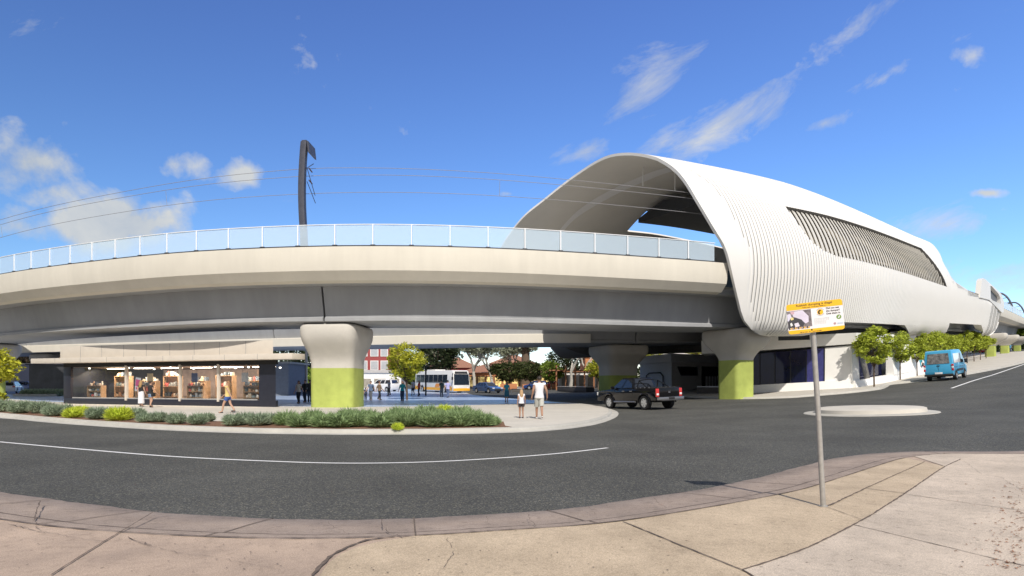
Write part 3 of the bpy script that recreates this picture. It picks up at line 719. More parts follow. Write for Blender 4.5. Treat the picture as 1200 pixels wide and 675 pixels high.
def inpoly(p,poly):
    c=False; n=len(poly)
    for i in range(n):
        a,b=poly[i],poly[i-1]
        if (a[1]>p[1])!=(b[1]>p[1]) and p[0]<(b[0]-a[0])*(p[1]-a[1])/(b[1]-a[1])+a[0]: c=not c
    return c
def svgrid(cols,rows,holes,d0=0.0,groove=True,smin=None):
    bm=bmesh.new(); vs={}
    def V(s,v):
        key=(round(s,4),round(v,4))
        if key not in vs: vs[key]=bm.verts.new((s,v,0))
        return vs[key]
    for j in range(len(rows)-1):
        for i in range(len(cols)-1):
            q=[]
            for (a,b) in ((i,j),(i+1,j),(i+1,j+1),(i,j+1)):
                v=rows[b]; s=min(max(cols[a],sfv(v)),sev(v)); p=V(s,v)
                if p not in q: q.append(p)
            if len(q)>2:
                try: bm.faces.new(q)
                except ValueError: pass
    for H in holes:
        mnx=min(p[0] for p in H)-1; mxx=max(p[0] for p in H)+1; mny=min(p[1] for p in H)-1; mxy=max(p[1] for p in H)+1
        for i in range(len(H)):
            a,b=H[i],H[(i+1)%len(H)]
            fs=[f for f in bm.faces if mnx<f.calc_center_median().x<mxx and mny<f.calc_center_median().y<mxy]
            g=set(fs)
            for f in fs: g.update(f.edges); g.update(f.verts)
            bmesh.ops.bisect_plane(bm,geom=list(g),plane_co=(a[0],a[1],0),plane_no=(b[1]-a[1],a[0]-b[0],0))
        dead=[f for f in bm.faces if inpoly(f.calc_center_median(),H)]
        bmesh.ops.delete(bm,geom=dead,context='FACES')
    for f in bm.faces:
        c=f.calc_center_median(); kk=(c.x/PITCH)%1.0
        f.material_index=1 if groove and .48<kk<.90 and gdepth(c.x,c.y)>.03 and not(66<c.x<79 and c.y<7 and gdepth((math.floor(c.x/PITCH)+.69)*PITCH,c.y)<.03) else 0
    for v in bm.verts:
        s,t=v.co.x,v.co.y; v.co=SH(s,t,d0-(gdepth(s,t) if groove else 0))
    return bm
so_=(18,44,0)
stn=thing('railway_station','white ribbed tunnel shaped station hall wrapped over the viaduct','station',so_); stn['_o']=so_
def bmbuild(bm,name,mats,smooth=45):
    for v in bm.verts: v.co.x-=so_[0]; v.co.y-=so_[1]
    bmesh.ops.dissolve_degenerate(bm,edges=bm.edges,dist=1e-4)
    me=bpy.data.meshes.new(name); bm.to_mesh(me); bm.free()
    for m in mats: me.materials.append(m)
    me.polygons.foreach_set('use_smooth',[True]*len(me.polygons)); me.set_sharp_from_angle(angle=math.radians(smooth))
    return link(name,me,stn)
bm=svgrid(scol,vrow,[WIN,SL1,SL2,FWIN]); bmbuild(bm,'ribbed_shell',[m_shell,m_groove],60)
TH=.2
icol=[-14+1.0*i for i in range(97)]; irow=[PLEN*i/64 for i in range(65)]
bm=svgrid(icol,irow,[WIN,SL1,SL2,FWIN],-TH,False); bmbuild(bm,'inner_lining',[m_ceil])
# rims: mouth, end, openings
def rim(name,line,m,d1=-TH,d0=0.0,rnd_=False):
    mb=MB(); 
    ds=[d0,d1] if not rnd_ else [0,-.06,-.2,d1]
    mb.loft([[SH(s,v,d) for d in ds] for s,v in line],0,False,False); mb.build(name,m,stn,world=True,smooth=60)
rim('mouth_rim',[(sfv(v),v) for v in [PLEN*i/160 for i in range(161)]],m_shell)
rim('end_rim',[(sev(v),v) for v in [PLEN*i/160 for i in range(161)]],m_shell)
def dense(poly,st=.6,closed=True):
    out=[]
    for i in range(len(poly) if closed else len(poly)-1):
        a,b=poly[i],poly[(i+1)%len(poly)]; n=max(1,int(math.hypot(b[0]-a[0],b[1]-a[1])/st))
        out+=[(a[0]+(b[0]-a[0])*k/n,a[1]+(b[1]-a[1])*k/n) for k in range(n)]
    return out+([poly[0]] if closed else [poly[-1]])
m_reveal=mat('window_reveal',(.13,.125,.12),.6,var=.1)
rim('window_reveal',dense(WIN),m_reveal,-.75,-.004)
rim('slot_reveal',dense(SL1[:4],.6,False),m_shell,-.9,-.004); rim('slot_reveal',dense(SL2[1:5],.6,False),m_shell,-.9,-.004)
rim('far_window_reveal',dense(FWIN),m_ceil,-TH,-.004)
# louvres behind the ribbed opening
def vtop(s): return 11.6 if s>8 else 11.8
def winspan(s):
    ys=[]
    n=len(WIN)
    for i in range(n):
        a,b=WIN[i],WIN[(i+1)%n]
        if (a[0]-s)*(b[0]-s)<0: ys.append(a[1]+(b[1]-a[1])*(s-a[0])/(b[0]-a[0]))
    return (min(ys),max(ys)) if len(ys)>=2 else None
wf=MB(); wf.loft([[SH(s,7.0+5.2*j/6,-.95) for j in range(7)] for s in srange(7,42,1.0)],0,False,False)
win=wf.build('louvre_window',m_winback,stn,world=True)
mbs=MB(); s=8.3; k=0
while s<40.6:
    sp=winspan(s)
    if sp and sp[1]-sp[0]>.25:
        lo,hi=sp[0]+.02,sp[1]-.02
        vs=[lo+(hi-lo)*j/5 for j in range(6)]
        # flat blade, set at an angle
        L0=[SH(s,v,-.24) for v in vs]; L1=[SH(s+.50,v,-.34) for v in vs]; L2=[SH(s+.51,v,-.29) for v in vs]; L3=[SH(s+.01,v,-.19) for v in vs]
        mbs.loft([[L0[j],L1[j],L2[j],L3[j]] for j in range(6)],0,True,True)
    s+=.62; k+=1
wb=MB(); wb.v=[(p[0],p[1],p[2]) for p in mbs.v]; wb.f=mbs.f; wb.mi=mbs.mi
x0=so_; wb.v=[(p[0]-x0[0],p[1]-x0[1],p[2]-x0[2]) for p in wb.v]
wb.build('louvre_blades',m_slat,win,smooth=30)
# lower light band behind the louvres (waist rail) and one open bay with a mullion
mb=MB()
L_=[[SH(s,winspan(s)[0]+.75,-.66),SH(s,winspan(s)[0]+.95,-.66),SH(s,winspan(s)[0]+.95,-.75),SH(s,winspan(s)[0]+.75,-.75)] for s in srange(12.5,39.5,1.0)]
mb.loft(L_); 
mb.v=[(p[0]-x0[0],p[1]-x0[1],p[2]-x0[2]) for p in mb.v]; mb.build('waist_rail',m_ltgrey,win)
# dark backs inside the two bottom slots
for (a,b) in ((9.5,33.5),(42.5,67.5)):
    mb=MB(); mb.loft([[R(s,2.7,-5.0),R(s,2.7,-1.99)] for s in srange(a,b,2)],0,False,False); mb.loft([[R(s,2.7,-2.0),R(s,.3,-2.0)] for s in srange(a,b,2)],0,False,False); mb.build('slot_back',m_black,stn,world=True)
# soffit closing the lower lip and dark concourse slab between the viaducts
mb=MB(); mb.loft([[SV(s,0,-.1),R(s,5.0,-4.4)] for s in srange(8.6,75,2.5)],0,False,False); mb.build('lip_soffit',m_ceil,stn,world=True)
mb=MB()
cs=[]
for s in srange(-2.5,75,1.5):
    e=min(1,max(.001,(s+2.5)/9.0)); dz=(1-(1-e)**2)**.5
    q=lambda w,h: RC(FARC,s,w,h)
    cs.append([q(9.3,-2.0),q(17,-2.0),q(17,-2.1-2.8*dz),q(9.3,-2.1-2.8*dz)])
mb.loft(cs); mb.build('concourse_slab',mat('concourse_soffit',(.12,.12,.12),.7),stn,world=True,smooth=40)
# light band on the lining
mb=MB(); mb.loft([[SH(sfv(v)+7.2-3.4*max(0,(v-24)/20.0),v,-TH-.03),SH(sfv(v)+8.7-3.4*max(0,(v-24)/20.0),v,-TH-.03)] for v in [12+22*i/40 for i in range(41)]],0,False,False); mb.build('lining_band',m_ceilband,stn,world=True)
# dark platform canopy and screens inside the hall
mb=MB()
sec=[(9.0,7.7),(13.2,8.5),(16.4,7.5),(16.4,7.1),(9.0,7.1)]
mb.loft([[R(s,w,h) for w,h in sec] for s in srange(8,40,2)]); mb.build('platform_canopy',m_dark,stn,world=True,smooth=20)
mb=MB(); mb.loft([[R(s,w,h) for w,h in [(13.5,-1.4),(13.5,2.6),(13.9,2.6),(13.9,-1.4)]] for s in srange(6,60,2)]); mb.build('platform_screen',m_dark,stn,world=True,smooth=20)
mb=MB(); mb.loft([[R(s,w,h) for w,h in [(9.2,-1.6),(9.2,-.5),(16.4,-.5),(16.4,-1.6)]] for s in srange(-6,60,2)]); mb.build('platform',m_walk,stn,world=True,smooth=20)
mb=MB()
for s in (1.5,5.5): mb.tube([SH(s,22,-TH),tuple(Vector(SH(s,22,-TH))-Vector((0,0,1.5)))],.05,6)
mb.build('ceiling_rod',m_white,stn,world=True)
# raised end fin with its opening
def FP(s,h,w=-.3): return R(s,w,h)
outer=[(56.5,-.1),(57.6,2.1),(58.6,2.45),(60.2,2.4),(77.4,1.6),(80.5,1.0),(82.8,.1),(81.4,-1.0),(79.0,-1.2),(63,-.1)]
inner_=[(64.2,.15),(63.8,1.80),(65,1.85),(73.4,1.32),(76.2,.9),(76.4,.0),(66,-.02)]
bm=bmesh.new()
def lp(pts): 
    vs=[bm.verts.new((p[0],p[1],0)) for p in pts]; return [bm.edges.new((vs[i],vs[(i+1)%len(vs)])) for i in range(len(vs))]
bmesh.ops.triangle_fill(bm,edges=lp(outer)+lp(inner_),use_beauty=True)
r=bmesh.ops.extrude_face_region(bm,geom=bm.faces[:])
for v in [g for g in r['geom'] if isinstance(g,bmesh.types.BMVert)]: v.co.z=1
for v in bm.verts: v.co=R(v.co.x,-.62+v.co.z*.55,v.co.y)
bmesh.ops.recalc_face_normals(bm,faces=bm.faces); bmbuild(bm,'end_fin',[m_shell],30)
mb=MB(); mb.extr([R(64,-.25,.05),R(75.5,-.25,.05),R(75.5,-.25,1.1),R(64,-.25,1.8)],(0,.06,0)); mb.build('fin_louvre',m_reveal,stn,world=True)
# ------------------------------------------------------------------ people
def skinmesh(verts, edges, rad, root=0, sub=1):
    me=bpy.data.meshes.new('tmp'); me.from_pydata(verts,edges,[]); o=bpy.data.objects.new('tmp',me); COL.objects.link(o)
    m=o.modifiers.new('skin','SKIN'); m.use_smooth_shade=True; m.branch_smoothing=.3
    sv=me.skin_vertices[0].data
    for i,r in enumerate(rad):
        sv[i].radius=(r,r) if not isinstance(r,tuple) else r; sv[i].use_root=(i==root)
    if sub: q=o.modifiers.new('sub','SUBSURF'); q.levels=sub; q.render_levels=sub
    dg=bpy.context.evaluated_depsgraph_get(); ev=o.evaluated_get(dg); em=ev.to_mesh()
    V_=[tuple(v.co) for v in em.vertices]; F_=[tuple(p.vertices) for p in em.polygons]; ev.to_mesh_clear()
    bpy.data.objects.remove(o); bpy.data.meshes.remove(me); return V_,F_
_mc={}
def cm(name,c,r=.8,**k):
    if name not in _mc: _mc[name]=mat(name,c,r,var=.08,scale=12,**k)
    return _mc[name]
SK={'light':(.50,.30,.21),'tan':(.36,.20,.13),'dark':(.16,.085,.05)}
def person(label,px,py,h,face,top,bottom,kind='trousers',hair=('short',(.03,.02,.015)),fem=False,stride=.18,swing=.25,arms=(None,None),skin='light',sleeves=.5,shoes=(.03,.03,.03),off=.126,loc=None,extra=None):
    loc=loc or gp(px,py,off); k=h/1.75
    t=thing('person',label,'person',loc,face)
    sw=.165 if fem else .195; hw=.085
    st=stride
    def leg(sg,f):   # f: forward offset of the foot
        hip=(sg*hw,0,.91); knee=(sg*(hw+.005),f*.55+.04*(f<0)+.03,.49+.01*(f<0)); ank=(sg*(hw+.005),f*1.0-.03,.085+(.07 if f<-.05 else 0)); toe=(sg*(hw+.03),f+.15,.035+(.0 if f>=-.05 else .02))
        return hip,knee,ank,toe
    lL=leg(-1,st); lR=leg(1,-st)
    def arm(sg,f,ov):
        sh=(sg*sw,0,1.415)
        if ov: return (sh,)+tuple((sg*o[0],o[1],o[2]) for o in ov)
        el=(sg*(sw+.055),-.03+f*.45,1.13); wr=(sg*(sw+.075),.05+f*1.0,.90+abs(f)*.06); ha=(sg*(sw+.07),.075+f*1.2,.81+abs(f)*.08)
        return sh,el,wr,ha
    aL=arm(-1,-swing,arms[0]); aR=arm(1,swing,arms[1])
    P=[(0,0,.95),(0,-.005,1.09),(0,0,1.28),(0,-.005,1.43),(0,0,1.50),(0,.012,1.575),(0,.018,1.645),(0,.008,1.70)]
    r=[.118,.105 if not fem else .092,.125 if not fem else .108,.085,.052,.072,.082,.055]
    E=[(i,i+1) for i in range(7)]
    for A in (aL,aR):
        n=len(P); P+=[A[0],A[1],A[2],A[3]]; q=.9 if fem else 1.08; r+=[.062*q,.045*q,.031*q,.034*q]; E+=[(3,n),(n,n+1),(n+1,n+2),(n+2,n+3)]
    for A in (lL,lR):
        n=len(P); P+=list(A); r+=[.095,.062,.042,.034]; E+=[(0,n),(n,n+1),(n+1,n+2),(n+2,n+3)]
    Vb,Fb=skinmesh(P,E,r)
    mb=MB(); mb.add(Vb,Fb)
    for A,sg in ((aL,-1),(aR,1)):
        d=(Vector(A[3])-Vector(A[2])).normalized(); o=Vector(A[3])+d*.01
        side=Vector((0,1,0)); side=(side-d*side.dot(d)); side=side.normalized() if side.length>.1 else Vector((1,0,0)); pal=d.cross(side)
        for i,ln in enumerate((.062,.072,.068,.055)):
            b=o+side*(.026-.0175*i); mb.tube([b-d*.02,b+d*ln*.5,b+d*ln*.8+pal*(-.012*sg),b+d*ln*.95+pal*(-.028*sg)],[.0095,.009,.008,.006],6)
        b=o+side*.03-d*.035; mb.tube([b,b+side*.025+d*.025,b+side*.03+d*.055],[.011,.0095,.007],6)
    mb.ell((0,.105,1.625),(.013,.022,.022),6,5); mb.ell((-.086,.01,1.63),(.014,.024,.033),6,5); mb.ell((.086,.01,1.63),(.014,.024,.033),6,5)
    for sg in (-1,1): mb.ell((sg*.031,.088,1.652),(.011,.008,.006),6,4,mi=1)
    mb.ell((0,.092,1.588),(.026,.008,.006),6,4,mi=2)
    def fin(mb,name,m): 
        mb.v=[(p[0]*k,p[1]*k,p[2]*k) for p in mb.v]; return mb.build(name,m,t,smooth=70)
    fin(mb,'body',[cm('skin_'+skin,SK[skin],.55),cm('eye',(.02,.015,.01)),cm('lips',(.30,.10,.08))])
    # clothes: lofted shells over the body
    fw=.92 if fem else 1.06
    def rings(rs_,n=18): return [[(a*math.cos(2*PI*q/n),y0+b*math.sin(2*PI*q/n),z) for q in range(n)] for z,a,b,y0 in rs_]
    mb=MB(); cr_=.03 if kind in('shorts','trousers') and not fem else 0
    mb.loft(rings([(.90-cr_,.178*fw+.012,.150,0),(.98,.172*fw,.147,0),(1.10,.152*fw,.130,0),(1.22,.165*fw,.137,.004),(1.33,.185*fw,.142,.004),(1.41,.178*fw,.118,0),(1.455,.120*fw,.085,-.004),(1.49,.068,.066,0)]))
    for A in (aL,aR):
        a,b,c=Vector(A[0]),Vector(A[1]),Vector(A[2]); inn=a+Vector((-a.x*.45,0,-.02)); e=a+(b-a)*min(1,sleeves)
        pts=[inn,a,e]; rr=[.085,.078*fw,.068*fw]
        if sleeves>1: pts.append(b+(c-b)*min(1,sleeves-1)); rr.append(.05*fw)
        mb.tube(pts,rr,12)
    fin(mb,'shirt',cm('cloth_%d_%d_%d'%tuple(int(c*255) for c in top),top))
    bc=cm('cloth_%d_%d_%d'%tuple(int(c*255) for c in bottom),bottom)
    if kind=='skirt' or kind=='long_skirt':
        zb=.48 if kind=='skirt' else .22; mb=MB(); secs=[]
        for z,a,b in ((1.04,.150,.135),(.92,.185,.16),(.75,.195,.17),(zb,.20,.18)):
            secs.append([(a*math.cos(2*PI*i/20)*(1+.04*math.sin(i*3)),b*math.sin(2*PI*i/20),z) for i in range(20)])
        mb.loft(secs); fin(mb,'skirt',bc)
    else:
        mb=MB(); mb.loft(rings([(.80,.155,.120,0),(.86,.182*fw,.148,0),(.93,.176*fw,.146,0),(1.02,.163*fw,.137,0)]))
        for A in (lL,lR):
            hip,kn,an=Vector(A[0]),Vector(A[1]),Vector(A[2]); hip=hip-Vector((0,0,.03))
            if kind=='shorts': mb.tube([hip,hip+(kn-hip)*.5,hip+(kn-hip)*.92],[.112,.108,.105],14)
            elif kind=='short_shorts': mb.tube([hip,hip+(kn-hip)*.45],[.108,.106],14)
            else: mb.tube([hip,kn,kn+(an-kn)*.5,an-Vector((0,0,.03))],[.110,.083,.074,.066],14)
        fin(mb,'trousers' if kind=='trousers' else 'shorts',bc)
    for A in (lL,lR):
        mb=MB(); c=Vector(A[2]); z=c.z-.05; mb.ell((c.x,c.y+.075,z+.0),(.046,.135,.045),10,7,fn=lambda p:(p[0],p[1],max(p[2],-.03))); fin(mb,'shoe',cm('shoe_%d'%int(shoes[0]*255),shoes))
    hs,hc=hair; mb=MB()
    mb.ell((0,-.012,1.665),(.096,.105,.098),14,9,fn=lambda p:(p[0],p[1] if p[2]>.03 or p[1]<.02 else .02+(p[1]-.02)*.2,max(p[2],-.05 if p[1]<.0 else .01)))
    if hs=='long': 
        secs=[[(a*math.cos(2*PI*i/12),-.05+y+b*math.sin(2*PI*i/12),z) for i in range(12)] for z,a,b,y in ((1.70,.07,.05,-.01),(1.60,.105,.06,-.02),(1.48,.115,.055,-.04),(1.36,.10,.05,-.06),(1.27,.05,.03,-.06))]
        mb.loft(secs)
    if hs=='bun': mb.ell((0,-.10,1.72),(.045,.045,.045),8,6)
    if hs=='tail':
        mb.tube([(0,-.10,1.69),(0,-.15,1.64),(0,-.13,1.5),(0,-.11,1.42)],[.03,.035,.028,.01],8)
    fin(mb,'hair',cm('hair_%d'%int(hc[0]*999),hc,.6))
    if extra=='bag':
        b=thing('shoulder_bag','dark bag slung at the hip of the second shop-front woman','bag',t.location,face); mb=MB(); mb.box((.26*k,.02,.86*k),(.10,.26,.24)); mb.build('bag_body',cm('bag_black',(.02,.02,.022)),b,bevel=.03)
        mb=MB(); mb.tube([(.27*k,.0,.97*k),(.2*k,-.13,1.2*k),(.0,-.10,1.46*k),(-.1*k,.08,1.42*k)],.012,6); mb.build('strap',cm('bag_black',(0,0,0)),b)
    return t
N_=math.pi
BLK=(.02,.02,.022); JEAN=(.045,.07,.14); WHT=(.74,.73,.76)
person('man in white sleeveless top and grey shorts walking hand free beside a child',632,491,1.80,.05,WHT,(.46,.46,.42),'shorts',('short',(.025,.018,.012)),stride=.24,swing=.13,sleeves=.12,shoes=(.6,.58,.55),skin='tan',arms=([(.26,-.06,1.15),(.30,.05,.92),(.31,.08,.84)],[(.30,-.05,1.15),(.33,.08,.93),(.33,.12,.85)]))
person('small blonde girl in white top and dark shorts on the footpath nose',611,490,1.24,.1,WHT,(.035,.03,.035),'short_shorts',('long',(.42,.27,.14)),True,stride=.05,swing=.08,sleeves=.15,skin='tan',shoes=(.05,.03,.03))
person('woman with long blonde hair, black top and white skirt at shop window',165.5,476.5,1.70,-.1,BLK,(.72,.72,.75),'long_skirt',('long',(.36,.22,.09)),True,stride=.03,swing=.05,sleeves=.3)
person('woman in black top and denim shorts with a bag beside the blonde woman',176.5,477.5,1.66,-.5,BLK,(.22,.32,.48),'short_shorts',('bun',(.05,.025,.015)),True,stride=.06,sleeves=.3,extra='bag',arms=([(.2,.12,1.15),(.1,.3,1.22),(.08,.36,1.26)],None))
person('woman in yellow top and blue shorts striding left past the shop',267,484,1.62,N_/2,(.66,.50,.19),(.05,.11,.34),'short_shorts',('long',(.28,.15,.07)),True,stride=.30,swing=.34,sleeves=.12)
person('woman in white shirt and open black jacket left of the lime pier',350,473,1.72,N_*.9,(.62,.60,.56),(.03,.035,.05),'trousers',('long',(.05,.03,.02)),True,stride=.1,swing=.12,sleeves=.4,off=.121,arms=([(.30,.05,1.2),(.46,.12,1.05),(.52,.14,.99)],None))
person('man in charcoal jacket and jeans standing nearest the lime pier',363,471.5,1.84,.3,(.03,.035,.04),(.04,.06,.10),off=.121,stride=.05,sleeves=1.9)
person('man in black shirt and dark jeans between the jacket woman and the pier',357.5,471.5,1.80,2.6,(.012,.014,.016),(.035,.05,.08),off=.121,stride=.04,sleeves=1.8)
person('man in white shirt and dark shorts standing left of the distant bus',484,463.2,1.75,1.0,(.6,.6,.6),(.03,.04,.06),'shorts',off=.121,stride=.1,sleeves=.5)
person('woman in red top and black trousers near the slim dark light pole',491,464.2,1.66,2.0,(.42,.06,.07),(.02,.02,.03),off=.121,hair=('long',(.05,.03,.02)),fem=True,stride=.08,sleeves=.5)
person('small child in dark clothes just right of the lime pier',428.5,468.5,1.10,.4,(.03,.05,.09),(.025,.03,.05),off=.121,stride=.05)
person('person in slate blue shirt and grey trousers right of the pier',434.5,469,1.70,2.8,(.11,.16,.26),(.12,.13,.15),off=.121,stride=.06,sleeves=.6)
person('person in brown top and black trousers carrying nothing left of the plaza tree',444.5,468.8,1.68,-1.0,(.23,.16,.10),(.02,.02,.025),off=.121,stride=.14,hair=('short',(.12,.05,.03)),sleeves=1.2)
person('person in pale top and olive trousers further back near the parked vehicles',456,463.8,1.72,1.2,(.5,.52,.5),(.10,.10,.07),off=.121,stride=.08)
person('person in bright teal top and jeans standing under the plaza tree',471.5,470,1.72,3.0,(.02,.36,.40),(.035,.065,.13),off=.121,hair=('long',(.07,.03,.02)),fem=True,stride=.05,sleeves=1.1)
person('man in dark green shirt and grey trousers in front of the bus',517.5,465.3,1.72,.6,(.05,.085,.085),(.10,.125,.16),off=.121,stride=.05,sleeves=.7)
person('person in lavender shirt and blue jeans in front of the bus',524.8,466,1.74,-.4,(.42,.42,.72),(.10,.14,.25),off=.121,stride=.07,sleeves=.6)
person('woman in turquoise dress standing on the plaza behind the man and child',593.8,471.3,1.68,3.0,(.04,.36,.47),(.03,.16,.24),'skirt',off=.121,hair=('long',(.22,.11,.06)),fem=True,stride=.04)
person('distant person in black beyond the cab of the pickup',701,451.5,1.75,.3,(.015,.015,.018),(.02,.02,.025),off=.122,stride=.05,sleeves=1.8)
person('distant person in red top beyond the cab of the pickup',709.5,451.5,1.70,2.0,(.40,.05,.04),(.05,.03,.03),off=.122,stride=.05)
person('person in teal top on the footpath left of the blue van',1077,438.6,1.70,2.5,(.03,.28,.36),(.05,.06,.09),off=.122,stride=.1)
person('distant person in blue top between the slim green piers',1184.5,418.5,1.72,2.2,(.07,.26,.42),(.05,.06,.1),loc=(105.5,126.5,zg(105.5,126.5)+.12))
# ------------------------------------------------------------------ vehicles  (x forward, y left)
def wheel(t,x,y,r,w,arch=True):
    sg=1 if y>0 else -1
    mb=MB(); ang=[2*PI*i/28 for i in range(28)]
    def ring(rr,yy): return [(x+rr*math.cos(a),yy,r+rr*math.sin(a)) for a in ang]
    mb.loft([ring(r*.62,y-sg*w/2),ring(r*.95,y-sg*w/2),ring(r,y-sg*w*.35),ring(r,y+sg*w*.35),ring(r*.95,y+sg*w/2),ring(r*.66,y+sg*w*.5),ring(r*.64,y+sg*w*.3)],0,True,True)
    wh=mb.build('wheel',m_tyre,t,smooth=50)
    mb=MB(); yo=y+sg*w*.42
    mb.loft([ring(r*.65,y+sg*w*.25),ring(r*.65,yo),ring(r*.57,yo),ring(r*.55,y+sg*w*.28)],0,True,True)
    for k in range(6):
        a=2*PI*k/6+.3; c,s=math.cos(a),math.sin(a); n=(-s*.055*r/.35,c*.055*r/.35)
        mb.hexa([(x+c*r*.1-n[0],yo,r+s*r*.1-n[1]),(x+c*r*.1+n[0],yo,r+s*r*.1+n[1]),(x+c*r*.6+n[0],yo,r+s*r*.6+n[1]),(x+c*r*.6-n[0],yo,r+s*r*.6-n[1])],
                [(x+c*r*.1-n[0],yo-sg*.03,r+s*r*.1-n[1]),(x+c*r*.1+n[0],yo-sg*.03,r+s*r*.1+n[1]),(x+c*r*.6+n[0],yo-sg*.03,r+s*r*.6+n[1]),(x+c*r*.6-n[0],yo-sg*.03,r+s*r*.6-n[1])])
    mb.loft([ring(r*.16,yo+sg*.01),ring(r*.16,yo-sg*.03)],0,True,True)
    mb.build('rim',m_rim,wh,smooth=40)
def outline(xr,xf,zb,wheels,ra,toppts):
    """side outline with round wheel arches; toppts run from front to rear"""
    pts=[(xr,zb)]
    for wx,wz in wheels:
        h=zb-wz; a0=math.asin(max(-1,min(1,h/ra)))
        pts+=[(wx-ra*math.cos(a0+ (PI-2*a0)*k/10.0),wz+ra*math.sin(a0+(PI-2*a0)*k/10.0)) for k in range(11)]
    return pts+[(xf,zb)]+toppts
def body(t,name,out,W,m,bev=.05,tuck=.04,zt=None,zmid=.7):
    mb=MB(); zs=[p[1] for p in out]; z1=max(zs)
    def y(z,s): return s*(W/2-(tuck*max(0,(z-zmid)/(z1-zmid)) if z1>zmid else 0)-tuck*.6*max(0,(zmid-z)/zmid))
    mb.hexa([(p[0],y(p[1],-1),p[1]) for p in out],[(p[0],y(p[1],1),p[1]) for p in out]); return mb.build(name,m,t,bevel=bev,smooth=35)
def cabin(t,b,tp,zb,zt,wb,wt,m,glass,posts=(.0,),bev=.04,rearwin=True,name='cabin',inset=.05):
    """greenhouse between belt (b=rear,front x) and roof (tp)"""
    B=[(b[0],-wb,zb),(b[1],-wb,zb),(b[1],wb,zb),(b[0],wb,zb)]; T=[(tp[0],-wt,zt),(tp[1],-wt,zt),(tp[1],wt,zt),(tp[0],wt,zt)]
    mb=MB(); mb.hexa(B,T); cb=mb.build(name,m,t,bevel=bev,smooth=35)
    def lerp(a,b_,u): return tuple(a[i]+(b_[i]-a[i])*u for i in range(3))
    def pane(nm,a,b_,c,d,u0,u1,v0,v1,n):
        def P(u,v): p=lerp(lerp(a,b_,u),lerp(d,c,u),v); return (p[0]+n[0]*.008,p[1]+n[1]*.008,p[2]+n[2]*.008)
        mb=MB(); q=[P(u0,v0),P(u1,v0),P(u1,v1),P(u0,v1)]; mb.hexa(q,[(p[0]+n[0]*.004,p[1]+n[1]*.004,p[2]+n[2]*.004) for p in q]); mb.build(nm,glass,t,smooth=0)
    us=[.035]+list(posts)+[.965]
    for sg,(i,j) in ((-1,(0,1)),(1,(3,2))):
        a,b_,c,d=B[i],B[j],T[j],T[i]
        for u0,u1 in zip(us,us[1:]): pane('side_window',a,b_,c,d,u0+.012,u1-.012,.08,.86,(0,sg,.25))
    pane('windscreen',B[1],B[2],T[2],T[1],.06,.94,.06,.90,(.9,0,.4))
    if rearwin: pane('rear_window',B[3],B[0],T[0],T[3],.08,.92,.12,.88,(-.9,0,.3))
def lamp(t,c,d,m,name,bev=.015,rz=0): mb=MB(); mb.box(c,d,0,rz); return mb.build(name,m,t,bevel=bev)
def ground_heading(loc,rz,L=3.0,off=0.0):
    c,s=math.cos(rz),math.sin(rz); a=zg(loc[0]+c*L/2,loc[1]+s*L/2); b=zg(loc[0]-c*L/2,loc[1]-s*L/2)
    e=zg(loc[0]-s*.8,loc[1]+c*.8); f=zg(loc[0]+s*.8,loc[1]-c*.8)
    return -math.atan2(a-b,L),math.atan2(e-f,1.6)
def place(t,x,y,rz,off=0.0):
    p,r=ground_heading((x,y),rz); c,s=math.cos(rz)*1.5,math.sin(rz)*1.5
    z=(zg(x+c,y+s)+zg(x-c,y-s))/2+off
    t.location=(x,y,z); t.rotation_euler=(r,p,rz)
# --- black pickup
pk_=thing('pickup_truck','black double cab pickup turning into the side road, tail towards us','pickup')
PW=1.84; wz=.385
o_=outline(-2.55,2.62,.46,[(-1.62,wz),(1.47,wz)],.47,[(2.66,.62),(2.64,.92),(2.5,1.03),(1.35,1.14),(1.2,1.16),(-.62,1.18),(-.66,1.17),(-2.56,1.17),(-2.60,1.1),(-2.60,.66)])
body(pk_,'body',o_,PW,m_blackcar,.05,.05)
cabin(pk_,(-.66,1.32),(-.50,.42),1.16,1.76,.84,.66,m_blackcar,m_carglass,(.49,.53),.06)
mb=MB(); mb.box((-1.62,0,1.185),(1.86,1.56,.03)); mb.build('tonneau_cover',m_trim,pk_)
mb=MB(); mb.tube([(-.86,-.74,1.18),(-.98,-.66,1.60),(-.98,0,1.66),(-.98,.66,1.60),(-.86,.74,1.18)],.035,8); mb.tube([(-1.0,-.67,1.58),(-1.75,-.77,1.2)],.028,8); mb.tube([(-1.0,.67,1.58),(-1.75,.77,1.2)],.028,8); mb.build('sports_bar',m_blackcar,pk_)
mb=MB(); mb.box((-2.607,0,.93),(.02,1.42,.42)); tg=mb.build('tailgate',m_blackcar,pk_,bevel=.008)
mb=MB(); mb.box((-2.622,0,1.02),(.02,.24,.06)); mb.build('handle',m_trim,tg)
mb=MB(); mb.box((-2.622,0,.93),(.012,.13,.06)); mb.build('badge',m_chrome,tg,bevel=.004)
for y in (-.81,.81): lamp(pk_,(-2.585,y,.92),(.07,.20,.44),m_tail,'tail_lamp',.02); lamp(pk_,(-2.625,y,.84),(.012,.15,.10),m_lampw,'reversing_lamp',.004)
mb=MB(); mb.box((-2.70,0,.60),(.20,1.76,.16)); mb.box((-2.70,0,.52),(.16,1.3,.06)); bp=mb.build('rear_bumper',m_chrome,pk_,bevel=.03)
lamp(bp,(-2.805,0,.61),(.012,.40,.115),m_trim,'number_plate',.003)
